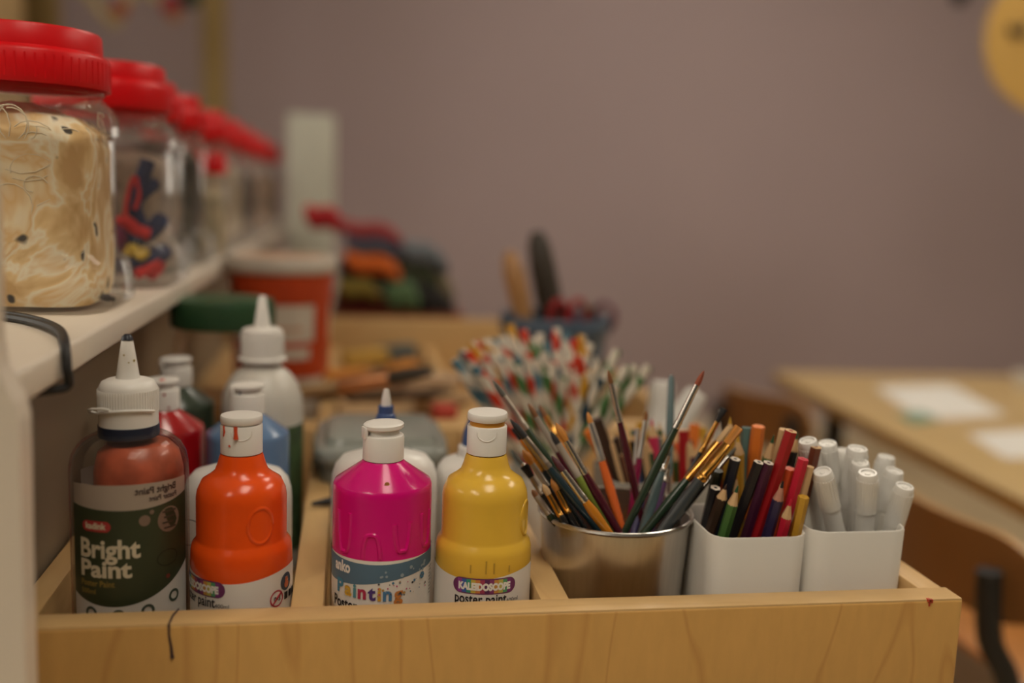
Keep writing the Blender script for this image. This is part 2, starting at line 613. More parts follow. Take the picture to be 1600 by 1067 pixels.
def make_jar(loc, rz, H, R, label):
    t = thing('storage_jar', label, 'jar', loc, rz, 'red lidded jars on the shelf')

    def rg(q, z, rr=0.45):
        return rrect(R * q, R * q, R * q * rr, z * H, 6)
    prof = [(1.04, 0.0), (1.12, 0.02), (1.13, 0.05), (1.10, 0.15), (1.06, 0.18), (0.965, 0.20), (0.94, 0.22), (0.94, 0.62), (0.955, 0.635), (0.99, 0.645), (0.99, 0.68), (0.98, 0.71), (0.95, 0.735)]
    rings = [rg(q, z) for q, z in prof]
    rings += [rg(0.92, 0.755, 0.8), rg(0.90, 0.768, 0.97), rg(0.89, 0.778, 0.98), rg(0.93, 0.782, 0.98), rg(0.93, 0.792, 0.98), rg(0.89, 0.796, 0.98)]
    obj('jar_body', loft(rings, True, False), JCLEAR, t)
    k = R * 1.036
    lid = [(0, 0.985 * H), (0.80 * k, 0.985 * H), (0.82 * k, 1.0 * H), (0.85 * k, 1.0 * H), (0.875 * k, 0.990 * H), (0.885 * k, 0.925 * H), (0.94 * k, 0.915 * H), (0.96 * k, 0.905 * H), (0.965 * k, 0.800 * H), (0.955 * k, 0.796 * H), (0.92 * k, 0.798 * H), (0.92 * k, 0.91 * H), (0, 0.935 * H)]
    ld = obj('lid', lathe(lid, 48), REDLID, t)
    ridge = []
    for i in range(60):
        a = 2 * PI * i / 60
        ridge.append(xf(box(0.957 * k, 0.966 * k, -0.0006, 0.0006, 0.812 * H, 0.895 * H), Matrix.Rotation(a, 4, 'Z')))
    obj('grip_ridges', join(*ridge), REDLID, ld, smooth=False)
    return t


JH, JR = 0.1945, 0.0585
jar_specs = [(-0.2300, 0.775, 'large clear jar of cream wood wool nearest the camera, red screw lid'),
             (-0.2190, 0.965, 'clear red lidded jar of navy and red craft bits, second on the shelf'),
             (-0.2330, 1.110, 'third red lidded jar, mostly hidden behind the navy craft bits jar'),
             (-0.2290, 1.255, 'fourth red lidded jar, filled with dark green and plum bits'),
             (-0.2260, 1.480, 'fifth red lidded jar, pale contents, directly behind the small short jar'),
             (-0.2240, 1.660, 'sixth red lidded jar along the shelf, blurred, with cream bits'),
             (-0.2230, 1.880, 'seventh red lidded jar along the shelf, blurred'),
             (-0.2220, 2.160, 'blurred red lidded jar second from the far end of the white shelf'),
             (-0.2200, 2.500, 'last red lidded jar at the far end of the white shelf')]
for x, y, lb in jar_specs:
    make_jar((x, y, SHT + 0.0002), 0.0, JH, JR, lb)
# small jar standing in front of the far ones
make_jar((-0.1775, 1.368, SHT + 0.0002), 0.0, 0.135, 0.0195, 'small narrow red lidded jar standing before the taller far jars')

# contents
def blob(hw, hd, z0, z1, amp, freq, n=28, m=14, seed=1):
    rnd = random.Random(seed)
    ph = [rnd.uniform(0, 6.28) for _ in range(8)]
    rings = []
    for k in range(m + 1):
        v = k / m
        z = z0 + (z1 - z0) * v
        e = 1.0 if v < 0.8 else math.sqrt(max(0.02, 1 - ((v - 0.8) / 0.2) ** 2))
        e *= 1.0 if v > 0.06 else 0.94
        r = rrect(hw * e, hd * e, min(hw, hd) * e * 0.5, z, 6)
        q = []
        for i, p in enumerate(r):
            a = math.atan2(p[1], p[0])
            d = 1 - amp * (1 + math.sin(3 * a + freq * v * 6 + ph[0]) * 0.5 + math.sin(7 * a - freq * v * 11 + ph[1]) * 0.5) * 0.5
            q.append((p[0] * d, p[1] * d, p[2] + (amp * 0.02 * math.sin(5 * a + ph[2]) if v > 0.7 else 0)))
        rings.append(q)
    return loft(rings)


def swirl_mat():
    m = bpy.data.materials.new('cream_wool')
    m.use_nodes = True
    nt = m.node_tree
    b = nt.nodes['Principled BSDF']
    b.inputs['Roughness'].default_value = 0.8
    tc = nt.nodes.new('ShaderNodeTexCoord')
    n1 = nt.nodes.new('ShaderNodeTexNoise')
    n1.inputs['Scale'].default_value = 13
    n1.inputs['Distortion'].default_value = 2.4
    n1.inputs['Detail'].default_value = 3
    nt.links.new(tc.outputs['Object'], n1.inputs['Vector'])
    r = nt.nodes.new('ShaderNodeValToRGB')
    for p, c in ((0.36, (0.66, 0.42, 0.18)), (0.46, (0.84, 0.62, 0.32)), (0.5, (0.92, 0.84, 0.64)), (0.58, (0.80, 0.54, 0.25)), (0.66, (0.90, 0.76, 0.50))):
        e = r.color_ramp.elements.new(p); e.color = c + (1,)
    r.color_ramp.elements.remove(r.color_ramp.elements[0])
    nt.links.new(n1.outputs['Fac'], r.inputs[0])
    n2 = nt.nodes.new('ShaderNodeTexNoise')
    n2.inputs['Scale'].default_value = 62
    n2.inputs['Detail'].default_value = 1
    nt.links.new(tc.outputs['Object'], n2.inputs['Vector'])
    r2 = nt.nodes.new('ShaderNodeValToRGB')
    r2.color_ramp.elements[0].position = 0.70
    r2.color_ramp.elements[1].position = 0.74
    nt.links.new(n2.outputs['Fac'], r2.inputs[0])
    mx = nt.nodes.new('ShaderNodeMix'); mx.data_type = 'RGBA'
    mx.inputs['B'].default_value = (0.05, 0.045, 0.04, 1)
    nt.links.new(r2.outputs[0], mx.inputs['Factor'])
    nt.links.new(r.outputs[0], mx.inputs['A'])
    nt.links.new(mx.outputs['Result'], b.inputs['Base Color'])
    bp = nt.nodes.new('ShaderNodeBump'); bp.inputs['Strength'].default_value = 0.5; bp.inputs['Distance'].default_value = 0.004
    nt.links.new(n1.outputs['Fac'], bp.inputs['Height']); nt.links.new(bp.outputs[0], b.inputs['Normal'])
    return m


WOOL = swirl_mat()
wool = obj('wood_wool', blob(0.0535, 0.0535, 0.004, 0.145, 0.05, 1.0, seed=3), WOOL)
wool.location = (-0.2300, 0.775, SHT)
tag(wool, 'cream and tan wood wool packed in the nearest jar', 'wood wool', kind='stuff')
rnd = random.Random(5)
curls = []
for i in range(45):
    a = rnd.uniform(-2.6, 1.2); z = rnd.uniform(0.02, 0.135)
    r0 = rnd.uniform(0.008, 0.026); t0 = rnd.uniform(0, 6)
    p = []
    for k in range(12):
        t = t0 + k * 0.4
        rr = 0.0515
        aa = a + r0 * math.cos(t) * (1 - k * 0.05) / rr
        sq = 1 / max(abs(math.cos(aa)), abs(math.sin(aa))); sq = min(sq, 1.14)
        zz = min(0.140, max(0.016, z + r0 * math.sin(t) * (1 - k * 0.05)))
        p.append((rr * sq * math.cos(aa), rr * sq * math.sin(aa), zz))
    curls.append(tube(p, 0.00045, 5))
cw = obj('shaving_curls', join(*curls), M('pale_shaving', (0.80, 0.70, 0.52), 0.7), wool)
cw['kind'] = 'stuff'
cr = []
for i in range(18):
    a = rnd.uniform(0, 6.28); rr = rnd.uniform(0.055, 0.060)
    cr.append(xf(box(-0.003, 0.003, -0.002, 0.002, 0, 0.003), Matrix.Translation((rr * math.cos(a) * 0.95, rr * math.sin(a) * 0.95, rnd.uniform(0.002, 0.008))) @ Matrix.Rotation(rnd.uniform(0, 6), 4, 'Z') @ Matrix.Rotation(rnd.uniform(-.5, .5), 4, 'X')))
cr = obj('bark_crumbs', join(*cr), M('bark_crumb', (0.05, 0.045, 0.05), 0.8, var=0.4), wool, smooth=False)
cr['kind'] = 'stuff'

NAVY = M('navy_felt', (0.025, 0.035, 0.085), 0.9, var=0.3, scale=200, bump=0.4)
REDF = M('red_felt', (0.55, 0.03, 0.03), 0.8, var=0.2, scale=200)
YELF = M('yellow_felt', (0.60, 0.42, 0.06), 0.8, var=0.2, scale=200)
PLUM = M('plum_felt', (0.13, 0.03, 0.06), 0.9, var=0.3, scale=200)
JB = Vector((-0.2190, 0.965, SHT))


def craft(name, pts, rad, mat, label, cat='pipe cleaner'):
    p = [Vector(q) for q in pts]
    o = obj(name, tube(smooth_path([(q - p[0]) * 0.93 for q in p]), rad, 8), mat)
    o.location = JB + Vector((p[0].x * 0.85, p[0].y * 0.83, p[0].z))
    tag(o, label, cat, 'craft bits in the second jar')


craft('pipe_cleaner', [(0.045, -0.048, 0.055), (0.040, -0.052, 0.075), (0.046, -0.05, 0.095), (0.052, -0.045, 0.115)], 0.0065, NAVY, 'upright navy felt finger, topmost in the second jar')
craft('pipe_cleaner', [(0.036, -0.053, 0.07), (0.046, -0.05, 0.083), (0.055, -0.036, 0.093)], 0.006, NAVY, 'navy felt finger pointing to the jar side, below the topmost one')
craft('pipe_cleaner', [(0.02, -0.05, 0.05), (0.036, -0.053, 0.043), (0.05, -0.045, 0.048), (0.057, -0.025, 0.06)], 0.0075, NAVY, 'bent navy felt piece halfway up the second jar')
craft('pipe_cleaner', [(0.02, -0.054, 0.02), (0.04, -0.05, 0.022), (0.055, -0.03, 0.028), (0.057, -0.015, 0.03)], 0.0085, NAVY, 'navy felt piece low down in the second jar')
craft('felt_curl', [(0.030, -0.058, 0.050), (0.034, -0.058, 0.08), (0.040, -0.057, 0.10), (0.044, -0.057, 0.085), (0.040, -0.058, 0.07)], 0.0022, REDF, 'thin red curl beside the navy fingers in the second jar', 'curl')
craft('felt_curl', [(0.015, -0.058, 0.052), (0.03, -0.058, 0.058), (0.04, -0.056, 0.05), (0.05, -0.052, 0.046)], 0.006, REDF, 'thick red curl halfway up the second jar', 'curl')
craft('felt_curl', [(0.03, -0.058, 0.028), (0.037, -0.058, 0.036), (0.044, -0.057, 0.028), (0.05, -0.055, 0.034)], 0.0045, YELF, 'small yellow curl low in the second jar', 'curl')
craft('felt_curl', [(0.040, -0.055, 0.012), (0.052, -0.045, 0.02), (0.058, -0.025, 0.032), (0.056, -0.03, 0.018), (0.05, -0.04, 0.01)], 0.006, REDF, 'coral red curl at the bottom corner of the second jar', 'curl')
craft('felt_curl', [(-0.02, -0.05, 0.012), (0.01, -0.056, 0.03), (0.02, -0.056, 0.05), (0.0, -0.05, 0.06)], 0.011, PLUM, 'plum felt curl behind the red one in the second jar', 'curl')
for (jx, jy, hw, zt, mt, lb) in ((-0.2330, 1.110, 0.0525, 0.125, M('mixed_bits', (0.35, 0.27, 0.2), 0.8, var=0.5, scale=60), 'brown beads filling the third jar'),
                                 (-0.2290, 1.255, 0.0525, 0.14, M('green_plum_bits', (0.075, 0.065, 0.05), 0.8, var=0.7, scale=35), 'dark green and plum craft bits filling the fourth jar'),
                                 (-0.1775, 1.368, 0.0165, 0.09, M('pale_bits', (0.5, 0.42, 0.28), 0.8, var=0.4, scale=60), 'pale pasta filling the small narrow jar'),
                                 (-0.2260, 1.480, 0.0525, 0.14, M('cream_bits', (0.52, 0.42, 0.30), 0.8, var=0.4, scale=30), 'cream craft bits filling the fifth jar'),
                                 (-0.2240, 1.660, 0.0525, 0.135, M('cream_bits', (0.52, 0.42, 0.30), 0.8), 'cream bits filling the sixth jar'),
                                 (-0.2230, 1.880, 0.0525, 0.135, M('dark_bits', (0.10, 0.06, 0.04), 0.8, var=0.6, scale=25), 'dark brown bits filling the seventh jar'),
                                 (-0.2220, 2.160, 0.0525, 0.135, M('rosy_bits', (0.36, 0.24, 0.17), 0.8, var=0.6, scale=25), 'rosy brown bits in the second jar from the far end'),
                                 (-0.2200, 2.500, 0.0525, 0.135, M('rosy_bits', (0.36, 0.24, 0.17), 0.8), 'rosy brown bits filling the last jar')):
    o = obj('craft_bits', blob(hw, hw, 0.008, zt, 0.1, 1.3, seed=int(jy * 100)), mt)
    o.location = (jx, jy, SHT)
    tag(o, lb, 'craft bits', kind='stuff')

# ------------------------------------------------------------------ paint bottles
def flip_cap(t, z, r, open_=0.0, mat=None, h=0.026, spout=None):
    c = obj('cap', lathe([(r * 0.86, z), (r * 1.0, z + 0.0008), (r * 1.0, z + h * 0.70), (r * 0.97, z + h * 0.725), (r * 0.9, z + h * 0.735), (0, z + h * 0.735)], 36), mat or CAPW, t)
    lid = lathe([(0, -0.0001), (r * 0.97, 0), (r * 1.0, 0.0008), (r * 1.0, 0.0040), (r * 0.97, 0.0048), (r * 0.8, 0.0050), (0, 0.0048)], 36)
    mt = Matrix.Translation((0, 0, z + h * 0.755 + open_)) @ Matrix.Rotation(open_ * 12, 4, 'X')
    obj('flip_lid', xf(lid, mt), mat or CAPW, c)
    if open_ > 0 or spout:
        obj('spout', lathe([(r * 0.88, z + h * 0.72), (r * 0.86, z + h * 0.76 + open_), (0, z + h * 0.765 + open_)], 24), spout or CAPW, c)
    # thumb recess outline on the cap
    pts = []
    for k in range(13):
        t_ = PI * k / 12
        a = -0.5 * math.cos(t_)
        pts.append(((r * 1.0) * math.sin(a), -(r * 1.0) * math.cos(a), z + h * 0.62 - 0.0055 * math.sin(t_)))
    obj('thumb_tab', tube(pts, 0.00035, 6), mat or CAPW, c)
    return c


def kaleido(loc, rz, label, body_mat, open_, tint, turn=0.0, da=0.42):
    t = thing('paint_bottle', label, 'paint bottle', loc, rz, 'front row of paint bottles')
    H0 = 0.165
    prof = [(0, 0), (0.029, 0), (0.0315, 0.003), (0.0315, 0.092), (0.0316, 0.0945), (0.0314, 0.1035), (0.0305, 0.1075), (0.0285, 0.110), (0.0279, 0.112),
            (0.0279, 0.137), (0.0272, 0.1415), (0.0245, 0.1475), (0.0200, 0.1505), (0.0165, 0.1535), (0.0148, 0.158), (0.0136, 0.1625), (0.0128, 0.1645), (0, 0.1645)]
    b = obj('bottle_body', lathe(prof, 56), body_mat, t)
    # thumb dent ring
    pts = [(0.0270 * math.sin(da + 0.29 * math.cos(k * PI / 10)), -0.0270 * math.cos(da + 0.29 * math.cos(k * PI / 10)), 0.1245 + 0.0112 * math.sin(k * PI / 10)) for k in range(21)]
    obj('dent_rim', tube(pts, 0.0016, 8), body_mat, b)
    flip_cap(t, 0.1645, 0.0129, open_, None, 0.026, tint if open_ else None)
    rl = 0.0318
    wv = lambda a: 0.0925 - 0.0022 * math.cos(2 * a + 0.6)
    la = obj('label_wrap', patch(rl, -PI, PI, 0.020, wv, 60, 3), M('label_white', (0.80, 0.76, 0.70), 0.5, var=0.03), t)
    R2 = rl + 0.00012
    segs = [(0.30, 0.05, 0.30), (0.05, 0.12, 0.42), (0.04, 0.32, 0.22), (0.60, 0.45, 0.06), (0.62, 0.22, 0.05), (0.35, 0.04, 0.10), (0.10, 0.02, 0.10), (0.25, 0.04, 0.16), (0.62, 0.30, 0.06), (0.55, 0.50, 0.10), (0.10, 0.34, 0.16), (0.20, 0.04, 0.20)]
    ac = turn
    zp = 0.0862
    pl = obj('logo_pill', pill_patch(R2, ac, zp, 0.0212, 0.0052), M('pill_plum', (0.16, 0.03, 0.12), 0.5), la)
    hw = 0.0178
    for i, c in enumerate(segs):
        a0 = ac + (-hw + 2 * hw * i / len(segs)) / R2
        a1 = ac + (-hw + 2 * hw * (i + 1) / len(segs)) / R2
        g = patch(R2 + 0.0001, a0, a1, zp - 0.0044, zp + 0.0044, 2, 1)
        obj('logo_band', g, M('logo_band_%d' % i, c, 0.5), la)
    obj('lettering', text_wrap('KALEIDOSCOPE', 0.0062, R2 + 0.0003, ac, zp - 0.0022, 0.0004, 0.0345), M('letter_white', (0.85, 0.83, 0.78), 0.5), la, smooth=False)
    obj('lettering', text_wrap('poster paint', 0.0092, R2 + 0.0002, ac - 0.0025 / R2, zp - 0.0114, 0.00016, 0.0345), INK, la, smooth=False)
    obj('lettering', text_wrap('400ml', 0.0038, R2 + 0.0002, ac + 0.0190 / R2, zp - 0.0114, 0, None), INK, la, smooth=False)
    return t, la, R2


ORANGE = M('orange_paint', (0.84, 0.086, 0.006), 0.22, var=0.05, coat=0.12, spec=0.4)
YELLOW = M('yellow_paint', (0.76, 0.46, 0.05), 0.22, var=0.05, coat=0.12, spec=0.4)
MAGENTA = M('magenta_paint', (0.68, 0.003, 0.19), 0.22, var=0.04, coat=0.12, spec=0.4)
REDP = M('red_paint', (0.42, 0.006, 0.010), 0.22, var=0.05, coat=0.6)
BLUEP = M('blue_paint', (0.12, 0.22, 0.40), 0.25, var=0.05, coat=0.5)

YP = atY(757, 870, 0.623)
ty_, ly, Ry = kaleido((YP.x - 0.001, 0.6235, TF), face_cam(YP.x, 0.623), 'yellow poster paint bottle with lid ajar beside the steel bucket', YELLOW, 0.0030, M('orange_spill', (0.62, 0.28, 0.03), 0.4), 0.06, 1.3)
obj('paint_smear', join(*[patch(0.03180, (-0.25, 0.06, 0.22, 0.55)[i], (-0.25, 0.06, 0.22, 0.55)[i] + 0.03, 0.0945, (0.1000, 0.1030, 0.1015, 0.0990)[i], 3, 2) for i in range(4)]), M('yellow_smear', (0.50, 0.30, 0.03), 0.35), ty_)
OP = atY(378, 870, 0.628)
to_, lo, Ro = kaleido((OP.x, 0.628, TF), face_cam(OP.x, 0.628), 'orange poster paint bottle with paint drips on its white cap', ORANGE, 0.0, None, -0.98)
DR = M('orange_drip', (0.62, 0.07, 0.02), 0.35)
capo = [c for c in to_.children if c.name.startswith('cap')][0]
obj('paint_drip', join(tube([(0.0131 * math.sin(a), -0.0131 * math.cos(a), z) for a, z in ((-0.28, 0.1838), (-0.27, 0.180), (-0.26, 0.1762))], [0.0012, 0.0011, 0.0016], 8),
                       tube([(0.0131 * math.sin(a), -0.0131 * math.cos(a), z) for a, z in ((-0.95, 0.1838), (-0.9, 0.180), (-0.98, 0.177))], [0.0006, 0.0007, 0.0004], 6),
                       tube([(0.0131 * math.sin(a), -0.0131 * math.cos(a), z) for a, z in ((-0.62, 0.1720), (-0.55, 0.1712))], [0.0006, 0.0005], 6)), DR, capo)
# badges on the orange bottle's label
obj('round_badge', disc_patch(Ro + .0001, 1.0, 0.0850, 0.0058), M('badge_navy', (0.03, 0.05, 0.09), 0.5), lo)
obj('badge_figure', join(disc_patch(Ro + .0003, 1.0, 0.0865, 0.0017), disc_patch(Ro + .0003, 1.0, 0.0833, 0.0024)), M('badge_red', (0.5, 0.12, 0.05), 0.5), lo)
obj('warning_ring', disc_patch(Ro + .0001, 0.72, 0.0765, 0.0055, ring=0.82), M('warn_red', (0.45, 0.03, 0.05), 0.5), lo)
obj('warning_slash', xf(box(-0.005, 0.005, -0.0002, 0.0002, -0.0005, 0.0005), Matrix.Translation((Ro * math.sin(0.72), -(Ro + .0003) * math.cos(0.72), 0.0765)) @ Matrix.Rotation(0.72, 4, 'Z') @ Matrix.Rotation(-0.75, 4, 'Y')), M('warn_red', (0.45, 0.03, 0.05), 0.5), lo, smooth=False)
obj('lettering', text_wrap('0-3', 0.0042, Ro + .0003, 0.72, 0.0750, 0.0001), INK, lo, smooth=False)
obj('mark_box', join(*[patch(Ro + .0002, 0.93 + 0.16 * i, 1.05 + 0.16 * i, 0.0735, 0.0782, 3, 1) for i in range(3)]), INK, lo)


def anko_bottle(loc, rz, label, mat, front=True, group='front row of paint bottles', cap_style='open', s=1.0):
    t = thing('paint_bottle', label, 'paint bottle', loc, rz, group)
    t.scale = (s, s, s)
    prof = [(0, 0), (0.029, 0), (0.0318, 0.003), (0.0318, 0.142), (0.0316, 0.1445), (0.0306, 0.1468), (0.0140, 0.1585), (0.0130, 0.160), (0, 0.160)]
    b = obj('bottle_body', lathe(prof, 56), mat, t)
    r = 0.0132
    z = 0.160
    c = obj('cap', lathe([(r * 0.9, z), (r, z + 0.0006), (r, z + 0.0150), (r * 0.96, z + 0.0163), (r * 0.80, z + 0.0168), (r * 0.76, z + 0.0175), (r * 0.76, z + 0.0195), (0, z + 0.0195)], 40), CAPW, t)
    lid = lathe([(0, 0), (r * 0.90, 0.0006), (r * 0.98, 0.0016), (r * 0.98, 0.0036), (r * 0.9, 0.0044), (r * 0.6, 0.0046), (0, 0.0040)], 40)
    obj('flip_lid', xf(lid, Matrix.Translation((0, 0, z + 0.0196)) @ Matrix.Rotation(-0.04, 4, 'Y')), CAPW, c)
    obj('hinge', xf(box(-0.0035, 0.0035, -0.0012, 0.0012, 0, 0.0075, 0.0006), Matrix.Rotation(-1.2, 4, 'Z') @ Matrix.Translation((0, -r * 0.97, z + 0.0145))), CAPW, c)
    if front:
        # raised drip relief on the body
        rel = []
        for ac, zt, hw, ln in ((-0.83, 0.130, 0.0052, 0.026), (-0.20, 0.1165, 0.0055, 0.014), (0.42, 0.1245, 0.0052, 0.018), (1.05, 0.128, 0.0050, 0.022)):
            up = ac < 0.3 and ac > -0.5
            pts = []
            for k in range(17):
                u = k / 16
                if u < 0.3:
                    x, zz = -hw, -ln * (1 - u / 0.3) if up else -ln * (u / 0.3) * 0
                ang = PI * u
                if up:
                    x, zz = -hw * math.cos(ang), (-ln + ln * min(1, math.sin(ang) * 1.25)) if math.sin(ang) < 0.8 else hw * (math.sin(ang) - 0.8)
                else:
                    x, zz = -hw * math.cos(ang), -ln * min(1, math.sin(ang) * 1.15)
                a = ac + x / 0.0318
                pts.append((0.0309 * math.sin(a), -0.0309 * math.cos(a), zt + zz + 0.002))
            rel.append(tube(pts, 0.0019, 8))
        obj('drip_relief', join(*rel), mat, b)
        rl = 0.03205
        wv = lambda a: 0.0905 + 0.0022 * math.sin(1.3 * a - 0.4) - 0.001
        la = obj('label_wrap', patch(rl, -PI, PI, 0.02, 0.103, 60, 3), M('label_white', (0.80, 0.76, 0.70), 0.5), t)
        bandz = lambda a: 0.0895 + 0.0040 * math.sin(a * 1.2 - 0.1)
        band = obj('label_band', patch(rl + 0.0001, -PI, PI, bandz, lambda a: 0.1035 - 0.0028 * math.cos(a * 1.1 + 0.2), 60, 3), M('band_blue', (0.09, 0.17, 0.25), 0.5), la)
        R2 = rl + 0.0004
        LW = M('letter_white', (0.85, 0.83, 0.78), 0.5)
        obj('lettering', text_wrap('anko', 0.0100, R2, -0.86, 0.0935, 0.0004, 0.0145), LW, la, smooth=False)
        rn = random.Random(4)
        sp = [disc_patch(R2, rn.uniform(-0.2, 1.1), rn.uniform(0.0925, 0.0990), rn.uniform(0.0005, 0.0013), 10) for _ in range(14)]
        obj('band_dots', join(*sp), M('dot_blue', (0.30, 0.38, 0.44), 0.5), la)
        cols = [(0.06, 0.24, 0.38), (0.65, 0.38, 0.04), (0.10, 0.30, 0.35), (0.45, 0.03, 0.08), (0.08, 0.04, 0.20), (0.65, 0.35, 0.03), (0.08, 0.22, 0.40), (0.60, 0.22, 0.05)]
        x = -0.0205
        for ch, c in zip('Painting', cols):
            vs, fs = text2d(ch, 0.0125, 0.00045)
            W = max(v[0] for v in vs)
            z0 = 0.0792 - (x + 0.02) * 0.05
            a_ = [((R2) * math.sin(-0.37 + (x + v[0]) / R2), -(R2) * math.cos(-0.37 + (x + v[0]) / R2), z0 + v[1]) for v in vs]
            obj('lettering', (a_, fs), M('letter_' + ch + str(int(c[0] * 100)), c, 0.5), la, smooth=False)
            x += W + 0.0011
        obj('lettering', text_wrap('Poster', 0.0098, R2, -1.12, 0.0695, 0.0002, 0.0215, center=False), INK, la, smooth=False)
        cl = [(0.55, 0.05, 0.2), (0.06, 0.18, 0.3), (0.5, 0.3, 0.1), (0.05, 0.05, 0.06)]
        for q in range(4):
            g = [disc_patch(R2, rn.uniform(-0.1, 1.05), rn.uniform(0.079, 0.0890), rn.uniform(0.0003, 0.0010), 9) for _ in range(9)]
            obj('splatter', join(*g), M('splat_%d' % q, cl[q], 0.5), la)
        fl = [disc_patch(R2 + .0001, 0.92 + 0.045 * math.cos(k * 1.05), 0.0895 + 0.0014 * math.sin(k * 1.05), 0.0010, 8) for k in range(6)]
        obj('flower_print', join(*fl), M('splat_1', (0.06, 0.18, 0.3), 0.5), la)
        obj('fine_print', join(*[patch(R2, 1.22, 1.32 + 0.06 * (k % 3), 0.0735 + 0.0022 * k, 0.0741 + 0.0022 * k, 3, 1) for k in range(9)]), M('print_grey', (0.25, 0.22, 0.2), 0.6), la)
    return t


PP = atY(596, 870, 0.628)
tp = anko_bottle((PP.x, 0.6275, TF), face_cam(PP.x, 0.628), 'magenta poster paint bottle with white flip cap', MAGENTA)
obj('ochre_spot', disc_patch(0.0262, 0.10, 0.1506, 0.0016, 10), M('ochre_spot', (0.45, 0.2, 0.05), 0.4), tp)
anko_bottle((-0.1405, 0.79, TF), face_cam(-0.14, 0.79), 'red paint bottle with red stained white cap behind the clear bottle', REDP, False, 'paint bottles in the second row', s=0.985)
rb = anko_bottle((-0.0745, 0.772, TF), face_cam(-0.074, 0.772), 'pale blue paint bottle behind the orange one', BLUEP, False, 'paint bottles in the second row', s=0.985)
anko_bottle((-0.1435, 0.872, TF), face_cam(-0.1435, 0.872), 'dark bottle with a grubby white cap behind the red paint bottle', M('dark_green_paint', (0.03, 0.05, 0.03), 0.3, coat=0.4), False, 'paint bottles in the second row', s=1.0)
# red stains on the red bottle's cap
for o in [q for q in COL.objects if q.get('label', '').startswith('red paint bottle')]:
    obj('paint_stain', join(disc_patch(0.01335, -0.85, 0.1695, 0.0035, 12), disc_patch(0.01335, -0.7, 0.165, 0.003, 12), disc_patch(0.01335, 0.1, 0.1735, 0.0012, 10), disc_patch(0.01335, 0.35, 0.163, 0.001, 10)), M('red_stain', (0.35, 0.01, 0.015), 0.4), o)
    obj('paint_stain', shift(lathe([(0.0022, 0), (0.0018, 0.0009), (0, 0.001)], 12), (0, -0.008, 0.1840)), M('red_stain2', (0.6, 0.03, 0.02), 0.4), o)
obj('paint_stain', disc_patch(0.0106, -0.6, 0.1782, 0.0013, 10), M('navy_stain', (0.02, 0.03, 0.08), 0.5), rb)

# ---- clear squeeze bottle with nozzle
BP = atY(203, 820, 0.632)
bp = thing('squeeze_bottle', 'tall clear squeeze bottle with white nozzle and dark green label', 'paint bottle', (BP.x + 0.0005, 0.632, TF), face_cam(BP.x, 0.632), 'front row of paint bottles')
RB = 0.0352
bprof = [(0, 0.001), (0.031, 0.001), (RB, 0.005), (RB, 0.152), (0.0350, 0.158), (0.0338, 0.164), (0.0305, 0.1700), (0.0255, 0.1742), (0.0200, 0.1770), (0.0172, 0.1785), (0.0168, 0.1815)]
obj('bottle_body', lathe(bprof, 64), clear_plastic('bottle_clear', (0.98, 0.97, 0.95), haze=0.03, rough=0.05), bp)
obj('refraction_body', shift(lathe([(0, 0.004), (0.0255, 0.006), (0.0265, 0.128), (0.0265, 0.154), (0.0240, 0.165), (0.0185, 0.1705), (0, 0.1720)], 48), (0.0055, 0, 0)),  # added inner body; its red imitates the refracted red bottle behind
    M('refraction_red', (0.36, 0.075, 0.035), 0.35, var=0.75, scale=32), bp)
obj('neck_band', lathe([(0.0165, 0.1745), (0.0180, 0.1755), (0.0180, 0.1825), (0.0165, 0.1825)], 40), M('navy_paint', (0.012, 0.02, 0.045), 0.35), bp)
ZC = 0.012
cp = obj('cap', shift(lathe([(0.0170, 0.1695), (0.0176, 0.1700), (0.0176, 0.1890), (0.0172, 0.1935), (0.0155, 0.1970), (0.0125, 0.1985), (0.0072, 0.1992), (0.0066, 0.2015), (0.0050, 0.2125), (0.0033, 0.2230), (0.0024, 0.2245), (0, 0.2245)], 48), (0, 0, ZC)), CAPW, bp)
rb_ = [xf(box(-0.0003, 0.0003, -0.0180, -0.0174, 0.1795 + ZC, 0.1925 + ZC), Matrix.Rotation(2 * PI * i / 64, 4, 'Z')) for i in range(64)]
obj('grip_ridges', join(*rb_), CAPW, cp, smooth=False)
front_strap = [(0.0184 * math.sin(a), -0.0184 * math.cos(a), 0.1795 + ZC + 0.0025 * math.cos(a * 1.5)) for a in [0.9 - 0.17 * k for k in range(14)]]
obj('tether_strap', join(tube(front_strap, 0.00085, 8), tube([front_strap[-1], (-0.0215, 0.002, 0.1785 + ZC), (-0.0225, -0.003, 0.1805 + ZC), (-0.0205, -0.009, 0.1822 + ZC), (-0.015, -0.0125, 0.183 + ZC), (-0.0105, -0.0152, 0.1822 + ZC)], 0.00085, 8)), CAPW, cp)
obj('nozzle_ink', shift(lathe([(0.0030, 0.2225), (0.0037, 0.2226), (0.0031, 0.2248), (0.0016, 0.2262), (0, 0.2265)], 16), (0, 0, ZC)), M('navy_ink', (0.006, 0.008, 0.02), 0.4), cp)
obj('paint_specks', join(disc_patch(0.0060, 0.1, 0.2095 + ZC, 0.0005, 8), disc_patch(0.0058, 0.7, 0.2105 + ZC, 0.0008, 8), disc_patch(0.0054, -0.4, 0.214 + ZC, 0.0006, 8)), M('speck_ochre', (0.4, 0.3, 0.08), 0.5), cp)
RL = RB + 0.0003
AW = 1.10
la = obj('front_label', patch(RL, -AW, AW, 0.010, lambda a: 0.1520 + 0.0012 * math.cos(a * 1.3), 44, 3), M('label_film', (0.40, 0.33, 0.27), 0.35, var=0.06), bp)
gz = lambda a: 0.0780 + (0.0105 * (a + 0.3) ** 2 if a > -0.3 else 0.0100 * (a + 0.3) ** 2)
